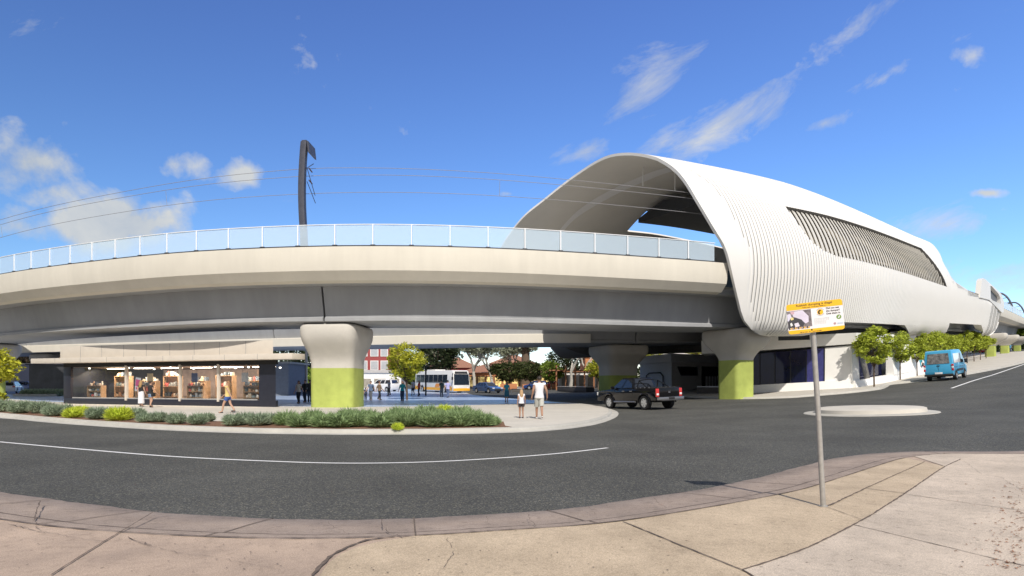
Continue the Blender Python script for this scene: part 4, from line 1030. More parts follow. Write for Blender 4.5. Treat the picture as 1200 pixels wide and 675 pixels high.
for y in (-.93,.93):
    mb=MB(); mb.tube([(-.9,y*.98,.42),(1.0,y*.98,.42)],.05,8); mb.build('side_step',m_chrome,pk_)
    for wx in (-1.62,1.47):
        mb=MB(); pts=[(wx+.485*math.cos(a),y*.985,wz+.485*math.sin(a)) for a in [PI*k/14-.06+.12*k/14 for k in range(15)]]
        mb.tube(pts,.045,6); mb.build('wheel_arch_flare',m_blackcar,pk_)
    mb=MB(); mb.box((.98,y*1.09,1.22),(.10,.22,.17)); mb.build('door_mirror',m_blackcar,pk_,bevel=.03)
    for x in (.15,-.52): lamp(pk_,(x,y*.985,1.02),(.2,.03,.04),m_chrome,'door_handle',.008)
    for x in (1.02,.16,-.64):
        lamp(pk_,(x,y*.981,.8),(.012,.012,.62),m_trim,'door_seam',0)
    for x in (-1.0,-1.35,-1.7,-2.05): lamp(pk_,(x,y*.96,1.20),(.06,.03,.045),m_chrome,'tie_hook',.008)
lamp(pk_,(0,0,.55),(4.6,1.3,.3),m_black,'underbody',0)
lamp(pk_,(2.67,0,.8),(.05,1.2,.3),m_chrome,'grille',.02)
for y in (-.75,.75): lamp(pk_,(2.6,y,.88),(.12,.32,.2),m_lampw,'headlight',.03)
for x in (-1.62,1.47):
    for y in (-.81,.81): wheel(pk_,x,y,.385,.26)
pk_.scale=(1.07,)*3
wp=G2(752,479.2); rz=math.radians(180-62); c,s=math.cos(rz),math.sin(rz)     # left rear wheel stands here
lx,ly=-1.62,.86
place(pk_,wp[0]-(lx*c-ly*s)-.1,wp[1]-(lx*s+ly*c)-1.2,rz)
# --- blue van
vn=thing('van','light blue delivery van seen from behind driving up the right hand road','van')
o_=outline(-2.60,2.62,.40,[(-1.55,.36),(1.72,.36)],.44,[(2.68,.55),(2.66,.92),(2.45,1.08),(1.95,1.18),(1.22,2.18),(.9,2.34),(.5,2.40),(-2.35,2.40),(-2.5,2.34),(-2.62,1.2),(-2.66,.75)])
body(vn,'body',o_,1.95,m_bluevan,.07,.13,None,1.1)
mb=MB(); q=[(-2.598,-.74,1.36),(-2.598,.74,1.36),(-2.50,.68,2.16),(-2.50,-.68,2.16)]; q=[(p[0]-.022+ (0 if i<2 else -.013),p[1],p[2]) for i,p in enumerate(q)]; mb.extr(q,(-.012,0,0)); mb.build('rear_window',m_vanglass,vn)
lamp(vn,(-2.645,0,1.2),(.02,.22,.05),m_trim,'door_handle',.006); lamp(vn,(-2.655,0,1.0),(.015,.01,.8),m_trim,'rear_door_seam',0)
lamp(vn,(-2.69,.0,.62),(.03,.50,.14),m_whitecar,'number_plate',.004)
mb=MB(); mb.box((-2.70,0,.47),(.16,1.9,.16)); mb.build('rear_bumper',m_trim,vn,bevel=.04)
for y in (-.925,.925):
    for z,m,dz in ((1.22,m_tail,.16),(1.05,m_lampw,.16),(.87,m_tail,.18)): lamp(vn,(-2.61,y,z),(.12,.14,dz-.01),m,'tail_lamp',.015)
    lamp(vn,(-.1,y*1.055,.78),(2.3,.03,.15),m_trim,'rubbing_strip',.01); lamp(vn,(-.2,y*1.058,1.10),(4.2,.015,.03),m_bluevan,'body_crease',.004)
    mb=MB(); mb.extr([(-2.0,y*.985,1.35),(.35,y*.985,1.35),(.35,y*.935,2.1),(-2.0,y*.935,2.1)],(0,.02*(1 if y>0 else -1),0)); mb.build('side_panel',m_whitecar,vn,bevel=.01)
    mb=MB(); mb.extr([(.55,y*.995,1.32),(1.72,y*.995,1.32),(1.25,y*.94,2.02),(.55,y*.94,2.1)],(0,.022*(1 if y>0 else -1),0)); mb.build('side_window',m_carglass,vn)
    mb=MB(); mb.box((1.62,y*1.17,1.42),(.14,.22,.34)); mb.build('door_mirror',m_trim,vn,bevel=.04)
    lamp(vn,(2.58,y*.85,.98),(.16,.3,.26),m_lampw,'headlight',.03)
mb=MB(); mb.extr([(2.0,-.8,1.22),(2.0,.8,1.22),(1.28,.72,2.16),(1.28,-.72,2.16)],(.03,0,.02)); mb.build('windscreen',m_carglass,vn)
lamp(vn,(0,0,.45),(4.8,1.4,.3),m_black,'underbody',0)
for x in (-1.55,1.72):
    for y in (-.86,.86): wheel(vn,x,y,.355,.24)
p=gp(1106,446.5); rz=math.radians(43.5); place(vn,p[0]+1.85,p[1]+2.2,rz)
# --- bus
bs=thing('bus','white and yellow public bus waiting beyond the plaza','bus')
o_=outline(-6.0,5.9,.32,[(-3.6,.48),(3.3,.48)],.58,[(6.0,.5),(6.02,1.0),(5.88,2.6),(5.7,2.98),(5.4,3.06),(-5.8,3.06),(-6.0,2.9),(-6.05,1.0)])
body(bs,'body',o_,2.5,m_buswhite,.10,.10,None,1.2)
m_busglass=mat('bus_glass',(.02,.03,.045),.08,var=.3,spec=.8)
for sg in (-1,1):
    for k in range(7): mb=MB(); x=-5.6+k*1.42; mb.extr([(x,sg*1.235,1.42),(x+1.36,sg*1.235,1.42),(x+1.36,sg*1.175,2.5),(x,sg*1.175,2.5)],(0,sg*.012,0)); mb.build('side_window',m_busglass,bs)
    mb=MB(); mb.extr([(-5.9,sg*1.245,.42),(-4.3,sg*1.245,.42),(-4.3,sg*1.25,.9),(-5.9,sg*1.25,.9)],(0,sg*.012,0)); mb.extr([(-2.9,sg*1.245,.42),(2.6,sg*1.245,.42),(2.6,sg*1.25,.78),(-2.9,sg*1.25,.78)],(0,sg*.012,0)); mb.extr([(4.0,sg*1.245,.42),(5.7,sg*1.245,.42),(5.7,sg*1.25,.9),(4.0,sg*1.25,.9)],(0,sg*.012,0)); mb.build('yellow_skirt',m_amber,bs)
    mb=MB(); mb.extr([(.6,sg*1.252,.85),(1.9,sg*1.252,.85),(2.3,sg*1.25,1.3),(1.0,sg*1.25,1.3)],(0,sg*.012,0)); mb.build('orange_swoosh',mat('orange_decal',(.75,.27,.04),.4),bs)
    mb=MB(); mb.tube([(5.8,sg*1.1,2.7),(6.15,sg*1.42,2.6),(6.2,sg*1.45,2.1)],.035,6); mb.box((6.2,sg*1.45,2.0),(.12,.2,.42)); mb.build('mirror',m_trim,bs)
    lamp(bs,(6.01,sg*.95,.72),(.06,.34,.22),m_lampw,'headlight',.03)
mb=MB(); mb.extr([(6.0,-1.1,1.15),(6.0,1.1,1.15),(5.90,1.07,2.55),(5.90,-1.07,2.55)],(.03,0,0)); mb.build('windscreen',m_busglass,bs)
mb=MB(); mb.extr([(5.885,-.95,2.6),(5.885,.95,2.6),(5.78,.9,2.9),(5.78,-.9,2.9)],(.03,0,.01)); mb.build('destination_sign',m_trim,bs)
mb=MB(); mb.box((5.99,0,.55),(.12,2.4,.36)); mb.build('front_bumper',m_amber,bs,bevel=.05)
lamp(bs,(0,0,.5),(11,2.0,.3),m_black,'underbody',0)
mb=MB(); mb.box((-1.5,0,3.12),(2.6,1.6,.2)); mb.build('roof_unit',m_buswhite,bs,bevel=.05)
for x in (-3.6,3.3):
    for y in (-1.1,1.1): wheel(bs,x,y,.48,.3)
p=gp(541,461.5); rz=math.radians(-57); c,s=math.cos(rz),math.sin(rz); place(bs,p[0]-6.0*c,p[1]-6.0*s,rz)
# --- cars
def bx_p(px,D): return (px-CX)*D/F
def car(label,m,kind='sedan',group=None):
    t=thing('parked_car' if kind!='sedan' else 'car',label,'car',group=group); W=1.80
    if kind=='sedan': xr,xf,tops,cb=-2.3,2.35,[(2.42,.5),(2.38,.68),(1.3,.92),(-1.6,1.0),(-2.3,.97),(-2.38,.6)],((-1.95,1.28),(-1.15,.35),.93,1.45)
    elif kind=='suv': xr,xf,tops,cb=-2.2,2.3,[(2.36,.6),(2.32,.9),(1.2,1.08),(-2.15,1.12),(-2.3,1.05),(-2.33,.6)],((-2.22,1.25),(-1.95,.45),1.08,1.72)
    else: xr,xf,tops,cb=-1.95,2.0,[(2.06,.5),(2.0,.72),(1.1,.95),(-1.85,1.0),(-2.0,.95),(-2.03,.55)],((-1.93,1.2),(-1.55,.35),.94,1.48)
    wx=(xr+.85,xf-.95)
    body(t,'body',outline(xr,xf,.24,[(wx[0],.31),(wx[1],.31)],.38,tops),W,m,.06,.05,None,.6)
    cabin(t,cb[0],cb[1],cb[2]-.02,cb[3],.83,.62,m,m_carglass,(.36,.40,.66,.69),.05)
    for y in (-.7,.7): lamp(t,(xr-.03,y,.84),(.08,.3,.17),m_tail,'tail_lamp',.02); lamp(t,(xf+.0,y,.68),(.12,.34,.14),m_lampw,'headlight',.03)
    lamp(t,(xf+.05,0,.45),(.05,1.1,.22),m_trim,'grille',.02); lamp(t,(0,0,.35),(3.6,1.3,.2),m_black,'underbody',0); lamp(t,(xr-.07,0,.7),(.012,.42,.11),m_whitecar,'number_plate',.003)
    for y in (-.95,.95): mb=MB(); mb.box((.95,y,1.0),(.12,.18,.12)); mb.build('door_mirror',m,t,bevel=.03)
    for x in wx:
        for y in (-.8,.8): wheel(t,x,y,.31,.2)
    return t
t=car('steel blue sedan facing right beyond the plaza, in front of the bus',m_bluecar,'sedan'); p=gp(571,460.6); place(t,p[0],p[1]+1.0,math.radians(-52))
t=car('white hatchback parked at the far left edge beside the grey wall',m_whitecar,'hatch'); p=gp(6,461,.12); place(t,p[0]-.5,p[1]+1.5,math.radians(118),.12)
t=car('dark blue sedan parked just right of the white hatchback',m_bluecar2,'sedan'); p=gp(25,459.5,.12); place(t,p[0],p[1]+1.5,math.radians(-15),.12)
t=car('white sedan half hidden behind the slim green piers at far right',m_whitecar,'sedan'); place(t,104,137,math.radians(60),.12)
t=car('red hatchback beyond the slim green piers at far right',m_redcar,'hatch'); place(t,111,140,math.radians(40),.12)
t=car('dark blue hatchback parked before the lit shop row',m_bluecar2,'hatch'); place(t,bx_p(628,104),104,math.radians(170))
t=car('red hatchback parked near the cafe pavilion',m_redcar,'hatch'); place(t,bx_p(655,103),103,math.radians(5))
t=car('white van-like wagon parked behind the people right of the lime pier',m_whitecar,'suv'); place(t,-18.5,86,math.radians(150),.12)
# ------------------------------------------------------------------ street sign
bx_,by_=fp(965,594); zt=zg(bx_,by_)+FZ
sg_=thing('street_sign','yellow and white rubbish dumping notice on a leaning galvanised pole','sign',(bx_,by_,zt))
TX,TZ=-.122,2.19   # lean of the pole
mb=MB(); mb.tube([(0,0,-.05),(TX*.45,0,TZ*.45),(TX,0.015,TZ)],.030,16); mb.tube([(0,0,-.02),(-.001,0,.015)],.05,14); mb.build('pole',m_galv,sg_)
ROLL=math.radians(5.2); YAW=math.radians(-14)
pc=Vector((TX-.002,-.045,2.272)); PWD,PHT=.612,.36
ux=Vector((math.cos(ROLL)*math.cos(YAW),math.cos(ROLL)*math.sin(YAW),math.sin(ROLL))); uz=Vector((-math.sin(ROLL)*math.cos(YAW),-math.sin(ROLL)*math.sin(YAW),math.cos(ROLL))); un=ux.cross(uz)   # un points away from viewer? fixed below
if un.y>0: un=-un
def SP(u,v,d=0.0): p=pc+ux*u+uz*v+un*d; return tuple(p)
def plate(mb,u0,u1,v0,v1,d,th,r=0,mi=0,corners=(1,1,1,1)):
    pts=[]
    for cx,cy,a0,on in ((u1-r,v1-r,0,corners[0]),(u0+r,v1-r,1,corners[1]),(u0+r,v0+r,2,corners[2]),(u1-r,v0+r,3,corners[3])):
        if r and on: pts+=[(cx+r*math.cos(PI/2*(a0+k/5)),cy+r*math.sin(PI/2*(a0+k/5))) for k in range(6)]
        else: pts.append(((u1,v1),(u0,v1),(u0,v0),(u1,v0))[a0])
    mb.hexa([SP(p[0],p[1],d) for p in pts],[SP(p[0],p[1],d+th) for p in pts],mi)
mb=MB(); plate(mb,-PWD/2,PWD/2,-PHT/2,PHT/2,0,.003,.03); pan=mb.build('sign_panel',m_signwhite,sg_,smooth=0)
mb=MB(); plate(mb,-PWD/2,PWD/2,PHT/2-.074,PHT/2,.003,.0015,.03,0,(1,1,0,0)); mb.build('title_band',m_yellow,pan,smooth=0)
mb=MB(); plate(mb,-PWD/2,PWD/2,-PHT/2,-PHT/2+.045,.003,.0015,.03,0,(0,0,1,1)); mb.build('bottom_band',m_yellow,pan,smooth=0)
def ptext(s,u,v,h,m,name='lettering',al='LEFT',d=.0052,parent=pan):
    cu=bpy.data.curves.new('t','FONT'); cu.body=s; cu.size=h*1.38; cu.align_x=al; cu.offset=.0006; ob=bpy.data.objects.new('t',cu); COL.objects.link(ob)
    dg=bpy.context.evaluated_depsgraph_get(); me=bpy.data.meshes.new_from_object(ob.evaluated_get(dg)); bpy.data.objects.remove(ob)
    for q in me.vertices: q.co=Vector(SP(u+q.co.x,v+q.co.y,d))
    me.materials.clear(); me.materials.append(m); return link(name,me,parent)
ptext('Rubbish dumping is illegal',.0,.142,.028,m_ink,al='CENTER')
ptext('Penalties apply - do not dump rubbish here',.0,.120,.011,m_ink,al='CENTER')
ptext('Did you see',.125,.078,.021,m_ink); ptext('the dumper?',.125,.046,.021,m_ink); ptext('Dob them in',.125,.014,.021,m_ink)
ptext('Call us now   or   report it online',-.06,-.172,.013,m_ink,al='CENTER')
# the pictured rubbish heap
mb=MB(); plate(mb,-.305,-.045,-.105,.098,.003,.001); plate(mb,-.045,-.04,-.105,.1,.003,.001); 
ph=mb.build('photo_print',mat('photo_grey_tarmac',(.16,.14,.15),.6,var=.6,scale=18),pan,smooth=0)
def splat(col,pts,d,name,parent=ph): mb=MB(); mb.poly([SP(a,b,d) for a,b in pts]); return mb.build(name,cm('print_%d_%d_%d'%tuple(int(c*99) for c in col),col,.6),parent,smooth=0)
splat((.62,.58,.70),[(-.25,.09),(-.13,.095),(-.07,.02),(-.075,-.05),(-.11,-.065),(-.16,-.01),(-.24,.03)],.0044,'printed_bag')
splat((.62,.60,.74),[(-.304,.06),(-.27,.07),(-.255,.02),(-.29,-.02),(-.304,-.02)],.0044,'printed_bag')
splat((.55,.36,.42),[(-.27,.093),(-.225,.093),(-.225,.06),(-.255,.055)],.0045,'printed_cloth')
splat((.04,.04,.05),[(-.30,-.03),(-.27,.01),(-.21,.015),(-.15,-.015),(-.12,-.06),(-.14,-.10),(-.22,-.11),(-.30,-.10)],.0046,'printed_bicycle_heap')
splat((.70,.60,.25),[(-.275,.018),(-.24,.022),(-.235,-.005),(-.265,-.012)],.0049,'printed_carton')
splat((.66,.62,.72),[(-.235,-.055),(-.19,-.045),(-.175,-.09),(-.225,-.10)],.0049,'printed_bag'); splat((.75,.75,.75),[(-.28,-.05),(-.262,-.04),(-.25,-.075),(-.275,-.085)],.0049,'printed_tub')
for i in range(14):
    u=-.30+.0165*i; splat(((.05,.04,.04),(.72,.40,.03),(.5,.3,.2))[i%3],[(u,-.105-.012*(i%2)),(u+.014,-.098),(u+.018,-.118),(u+.004,-.128)],.0050,'printed_rubble')
mb=MB()
def disc(mb,u,v,r,d,n=20,a0=0,a1=2*PI): mb.poly([SP(u+r*math.cos(a0+(a1-a0)*k/n),v+r*math.sin(a0+(a1-a0)*k/n),d) for k in range(n)])
disc(mb,.06,.052,.034,.0045); em=mb.build('round_emblem',m_yellow,pan,smooth=0)
mb=MB(); mb.poly([SP(.06+a,.052+b,.0049) for a,b in [(-.022,-.02),(-.026,.004),(-.012,.024),(.006,.026),(.010,.014),(-.004,.008),(-.008,-.006),(.0,-.018),(-.008,-.028)]]); mb.build('emblem_mark',m_ink,em,smooth=0)
def arc_text(s,u,v,r,h,a0,m,flip=1):
    for i,ch in enumerate(s):
        a=a0-flip*i*(h*1.05/r); du,dv=math.cos(a)*r,math.sin(a)*r; mb_=MB(); plate(mb_,u+du-h*.3,u+du+h*.3,v+dv-h*.4,v+dv+h*.4,.0045,.0003); yield mb_
for s0,a in ((7,2.5),(7,-2.5)):
    mb=MB()
    for k in range(7):
        t=a-(.32*k if a>0 else -.32*k); u,v=.06+.043*math.cos(t),.052+.043*math.sin(t); plate(mb,u-.004,u+.004,v-.004,v+.004,.0045,.0003)
    mb.build('emblem_lettering',m_inkgrey,pan,smooth=0)
mb=MB()
for r_ in range(6):
    for k in range(9 if r_<3 else 7):
        u=.0+.0185*k; plate(mb,u-.012,u+.003-.002*((k*3+r_)%3),-.022-.0125*r_-.002,-.022-.0125*r_+.0025,.0045,.0003)
mb.build('fine_print',mat('fine_print_ink',(.56,.58,.56),.6),pan,smooth=0)
mb=MB(); disc(mb,.255,-.028,.027,.0045); g=mb.build('green_emblem',m_signgreen,pan,smooth=0)
mb=MB(); mb.poly([SP(.255+a,-.028+b,.0049) for a,b in [(-.012,-.012),(.006,.018),(.012,.012),(.0,-.016)]]); mb.build('emblem_mark',m_signwhite,g,smooth=0)
mb=MB(); disc(mb,.205,-.102,.014,.0045); mb.build('small_crest',cm('crest',(.45,.27,.28)),pan,smooth=0)
mb=MB(); plate(mb,.232,.295,-.112,-.094,.0045,.0004); mb.build('small_logo',cm('logo_blue',(.52,.60,.70)),pan,smooth=0)
mb=MB(); disc(mb,-.05,-.148,.010,.0056); mb.build('band_emblem',m_ink,pan,smooth=0)
mb=MB(); mb.tube([SP(-.002,.09,-.004),tuple(Vector(SP(-.002,.09,-.03)))],.012,8); mb.tube([SP(-.002,-.1,-.004),SP(-.002,-.1,-.03)],.012,8); mb.build('bracket',m_galv,sg_)
for o in list(sg_.children)+[pan]: pass
# the panel is modelled about the pole's foot already (sign local frame)
# ------------------------------------------------------------------ shop under the viaduct
A=Vector((-33.7,44.9,.12)); B=Vector((-15.1,38.2,.12)); ds=(B-A); SL=ds.length; ds.normalize(); dn=Vector((-ds.y,ds.x,0))
shp=thing('shop','long low shop with four big show windows and pale canopy under the viaduct','shop',tuple(A),math.atan2(ds.y,ds.x))
H0=-.02
def sb(mb,x0,x1,y0,y1,z0,z1,mi=0): mb.box(((x0+x1)/2,(y0+y1)/2,(z0+z1)/2),(x1-x0,y1-y0,z1-z0),mi)
def xat(px,Y=0.0):   # distance along the facade seen at that column
    lo,hi=-10,SL+14
    for _ in range(40):
        m=(lo+hi)/2; p=A+ds*m+dn*Y
        if CX+F*p.x/p.y<px: lo=m
        else: hi=m
    return lo
mb=MB(); sb(mb,0,SL,0,.2,H0,.42); mb.build('plinth',m_navy,shp,bevel=.01)
mb=MB(); sb(mb,0,SL,.0,.2,2.74,3.02); mb.build('window_head',m_black,shp)
xc=[xat(p) for p in (84,148,211,256,302)]
mb=MB(); sb(mb,0,xc[0]-.1,-.01,8,.42,2.74); mb.build('end_wall',m_navy,shp,bevel=.01); mb=MB(); q=[(xc[4]+.1,-.01),(SL,-.01),(SL-4.3,4.3),(SL-7.9,7.8),(SL-8.2,7.8),(xc[4]+.05,.5)]; q=q[:2]+[(SL-8.0,7.8),(SL-8.3,7.8),(xc[4]+.1,.6)]; mb.hexa([(a,b,H0) for a,b in q],[(a,b,2.74) for a,b in q]); mb.build('end_wall',m_navy,shp)
mb=MB(); sb(mb,0,SL-8.2,7.8,8,.42,2.74); mb.build('back_wall',mat('shop_back_wall',(.34,.25,.20),.8,var=.35,scale=1.2,emit=.4),shp)  # wall glows by emission, added to brighten the interior
mb=MB(); mb.hexa([(a,b,.38) for a,b in ((xc[0]-.1,.2),(xc[4]+.1,.2),(SL-8.2,7.8),(xc[0]-.1,7.8))],[(a,b,.42) for a,b in ((xc[0]-.1,.2),(xc[4]+.1,.2),(SL-8.2,7.8),(xc[0]-.1,7.8))]); mb.build('shop_floor',mat('shop_floor',(.30,.24,.19),.4),shp)
mb=MB(); mb.hexa([(a,b,2.70) for a,b in ((xc[0]-.1,.2),(xc[4]+.1,.2),(SL-8.2,7.8),(xc[0]-.1,7.8))],[(a,b,2.735) for a,b in ((xc[0]-.1,.2),(xc[4]+.1,.2),(SL-8.2,7.8),(xc[0]-.1,7.8))]); mb.build('shop_ceiling',mat('shop_ceiling',(.30,.22,.17),.8,var=.2),shp)
for x in xc[1:4]: mb=MB(); sb(mb,x-.075,x+.075,-.07,.12,.30,2.80); mb.build('mullion',m_ltgrey,shp)
for i,(a,b) in enumerate(zip(xc,xc[1:])):
    mb=MB(); sb(mb,a+.08,b-.08,.04,.06,.50,2.72); mb.build('show_window',m_shopglass,shp,smooth=0)
    mb=MB(); sb(mb,a+.06,b-.06,.0,.10,.42,.50); mb.build('window_sill',m_grey,shp)
xl,xr=xat(36,-.9),xat(350,-.3)
mb=MB(); sb(mb,xl,xr,-.9,.3,3.02,3.38); mb.build('canopy',m_ltgrey,shp,bevel=.02)
mb=MB(); q=((0,-.25),(SL,-.25),(SL-8.1,8.1),(0,8.1)); mb.hexa([(a,b,2.745 if b>0 else 3.40) for a,b in q],[(a,b,4.28) for a,b in q]); fs=mb.build('fascia',m_ltgrey,shp,bevel=.02)
mb=MB()
for k in range(1,9): sb(mb,SL*k/9-.012,SL*k/9+.012,-.262,-.249,3.42,4.26)
for k in range(1,9): sb(mb,xl+(xr-xl)*k/9-.01,xl+(xr-xl)*k/9+.01,-.912,-.899,3.03,3.37)
mb.build('panel_joint',m_grey,fs)
# lit ceiling spots, shelving and stock inside
m_spot=mat('spot_lamp',(1,.93,.8),.5,emit=6.0,var=0)
for i in range(13):
    x=xc[0]+.6+(xc[4]-xc[0]-1)*i/12; y=.9+1.6*((i*7)%3)
    mb=MB(); mb.tube([(x,y,2.70),(x,y,2.62)],.07,8); mb.build('spot_light',m_spot,shp)
m_strip=mat('shop_fill_strip',(1,.86,.68),.5,emit=12.0,var=0)  # ceiling strips added to brighten the shop interior
for i in range(6):
    x=xc[0]+1.6+(xc[4]-xc[0]-3.2)*i/5; mb=MB(); sb(mb,x-.9,x+.9,2.2,2.45,2.64,2.69); mb.build('fill_strip',m_strip,shp)
for i in range(5):
    x=xc[0]+1.8+(xc[4]-xc[0]-3.6)*i/4; w=A+ds*x+dn*1.5
    ll=bpy.data.lights.new('shop_fill_light','AREA'); ll.shape='RECTANGLE'; ll.size=2.6; ll.size_y=.5; ll.energy=240; ll.color=(1,.80,.58)  # area lights added to brighten the interior, besides the ceiling spots
    lo_=bpy.data.objects.new('shop_fill_light',ll); COL.objects.link(lo_); lo_.location=(w.x,w.y,2.74); lo_.rotation_euler=(math.radians(25),0,math.atan2(ds.y,ds.x))
rs=random.Random(5)
cols=[(.62,.55,.46),(.15,.19,.24),(.42,.24,.13),(.68,.64,.58),(.07,.09,.11),(.35,.36,.36),(.50,.40,.28),(.20,.25,.25),(.55,.12,.10)]
k=0; x=xc[0]+.5
m_shelf=mat('shelf_timber',(.42,.26,.14),.6,var=.2)
slabels=['timber display rack in the first shop window from the left','shelf unit of pale goods behind the left shop window','display rack behind the two women at the second window','display rack right of the two women at the second window','timber rack just left of the middle mullion','timber rack in the third shop window','goods rack beside the third mullion','rack of dark goods behind the walking woman','timber rack in the fourth shop window','last goods rack at the right end of the shop window']
n=10; step=(xc[4]-xc[0]-.8)/n
for i in range(n):
    x=xc[0]+.4+step*(i+.5); y=1.0+.9*(i%3)
    w=A+ds*x+dn*y; r=thing('display_rack',slabels[i],'display rack',(w.x,w.y,w.z+.42),math.atan2(ds.y,ds.x),'racks of goods inside the shop')
    hgt=.95+.35*((i*5)%3); mb=MB()
    for sx_ in (-.72,.72): mb.box((sx_,.0,hgt/2),(.04,.42,hgt))
    nl=3
    for q in range(nl): mb.box((0,0,.12+q*(hgt-.14)/(nl-1)),(1.42,.42,.03))
    mb.box((0,.2,hgt/2),(1.42,.02,hgt)); mb.build('shelf_frame',m_shelf,r)
    for q in range(nl):
        for u in range(5):
            c=cols[rs.randrange(len(cols))]; h=rs.uniform(.14,.34); mb=MB(); xx=-.58+u*.29; zz=.137+q*(hgt-.14)/(nl-1)
            if (u+q+i)%3==0: mb.loft([[(xx+a*math.cos(2*PI*j/10),a*math.sin(2*PI*j/10),zz+z) for j in range(10)] for z,a in ((0,.07),(h*.4,.10),(h*.75,.06),(h,.035))])
            else: mb.box((xx,0,zz+h/2),(rs.uniform(.14,.25),.24,h))
            mb.build('stock',cm('stock_%d_%d_%d'%tuple(int(e*99) for e in c),c,.7),r,bevel=.015)
pn=A+ds*(xc[1]+.95)+dn*.14
t=thing('sale_poster','pink and white poster leaning inside the second shop window','poster',(pn.x,pn.y,1.12),math.atan2(ds.y,ds.x)); mb=MB(); mb.extr([(-.32,0,.0),(.22,0,-.1),(.30,0,.9),(-.20,0,1.0)],(0,.015,0)); mb.build('sheet',cm('poster_white',(.7,.66,.68)),t)
mb=MB(); mb.extr([(-.24,-.004,.35),(.22,-.004,.27),(.27,-.004,.75),(-.18,-.004,.84)],(0,-.003,0)); mb.extr([(-.20,-.004,.12),(.16,-.004,.05),(.18,-.004,.2),(-.18,-.004,.27)],(0,-.003,0)); mb.build('printed_block',cm('poster_pink',(.62,.06,.22)),t)
for i,(px,lb,c) in enumerate(((228,'navy hanging banner in the third shop window',(.03,.06,.20)),(176,'cream framed picture hung inside behind the two women',(.70,.55,.30)),(287,'white board hung in the fourth shop window',(.72,.70,.68)))):
    w=A+ds*xat(px,.6)+dn*.6; t=thing('hanging_board',lb,'hanging board',(w.x,w.y,1.75),math.atan2(ds.y,ds.x)); mb=MB(); mb.box((0,0,.3),(.55,.03,.62)); mb.build('board',cm('board_%d'%i,c),t,bevel=.01); mb=MB(); mb.tube([(-.2,0,.6),(-.2,0,1.06)],.008,4); mb.tube([(.2,0,.6),(.2,0,1.06)],.008,4); mb.build('hanger',m_dark,t)
# ------------------------------------------------------------------ ground floor of the station
PL=[(19.5,53.4),(26.9,47.4),(32.7,51.7),(37.3,56.0),(42.5,61.3)]
base=[zg(*p)+.12 for p in PL]
def lp3(i,u,z): a,b=PL[i],PL[i+1]; x,y=a[0]+(b[0]-a[0])*u,a[1]+(b[1]-a[1])*u; return (x,y,(zg(x,y)+.12+z) )
gf=thing('station_building','white angular ground floor of the station with dark blue glass','building',(24,53,0)); gf['_o']=(24,53,0)
def wallseg(mb,i,u0,u1,z0,z1,out=0.0,th=.25,mi=0,slant=0.0,absz=None):
    a,b=PL[i],PL[i+1]; l=math.hypot(b[0]-a[0],b[1]-a[1]); n=((b[1]-a[1])/l,-(b[0]-a[0])/l)
    def P(u,z,o): x,y,zz=lp3(i,u,z); zz=absz(z) if absz else zz; return (x+n[0]*(o),y+n[1]*(o),zz)
    mb.hexa([P(u0,z0,out+slant),P(u1,z0,out+slant),P(u1,z1,out),P(u0,z1,out)],[P(u0,z0,out-th),P(u1,z0,out-th),P(u1,z1,out-th),P(u0,z1,out-th)],mi)
# white plinth, sloping outward at the foot
mb=MB()
for i,(a,b) in ((0,(0,1)),(1,(0,1)),(2,(0,1)),(3,(0,.95))): wallseg(mb,i,a,b,-.4,.62 if i==0 else .55,.30 if i<1 else .28,.5,0,.25)
mb.build('white_plinth',m_offwhite,gf,world=True,smooth=20)
mb=MB(); wallseg(mb,0,.0,.80,.63,3.35,.0,.05)
mb.build('blue_glass_wall',m_blueglass,gf,world=True,smooth=0)
mb=MB(); wallseg(mb,0,.66,.80,.63,3.35,.02,.03); mb.build('violet_glass_bay',m_purpglass,gf,world=True,smooth=0)
mb=MB()
for u in (.0,.13,.27,.40,.53,.66,.80): wallseg(mb,0,u-.004,u+.004,.63,3.35,.05,.06)
mb.build('glazing_bar',m_navy,gf,world=True)
mb=MB(); wallseg(mb,0,.806,1.0,.62,3.35,.03,.25,0,.12); wallseg(mb,1,.0,.16,.55,3.3,.03,.25,0,.12); mb.build('white_panel_wall',m_offwhite,gf,world=True,smooth=20)
mb=MB(); 
a,b=lp3(1,.10,3.3),lp3(1,.24,3.3); c,d=lp3(1,.42,.5),lp3(1,.28,.5); mb.extr([(a[0],a[1]-.25,a[2]),(b[0],b[1]-.25,b[2]),(c[0],c[1]-.3,c[2]),(d[0],d[1]-.3,d[2])],(.15,.3,0)); mb.build('slanted_fin',mat('bronze_fin',(.17,.155,.13),.6),gf,world=True)
mb=MB(); wallseg(mb,1,.2,.98,.5,3.3,-.6,.1); mb.build('recess_wall',m_blueglass,gf,world=True)
mb=MB(); wallseg(mb,2,.0,.95,.5,3.0,.0,.3,0,.35); wallseg(mb,3,.0,.45,.5,2.0,.0,.3,0,.3); wallseg(mb,3,.45,.85,.5,1.3,.0,.3,0,.25); mb.build('white_wing_wall',m_offwhite,gf,world=True,smooth=20)
mb=MB(); wallseg(mb,3,.52,.60,.75,1.1,.33,.06); mb.build('small_vent',m_black,gf,world=True)
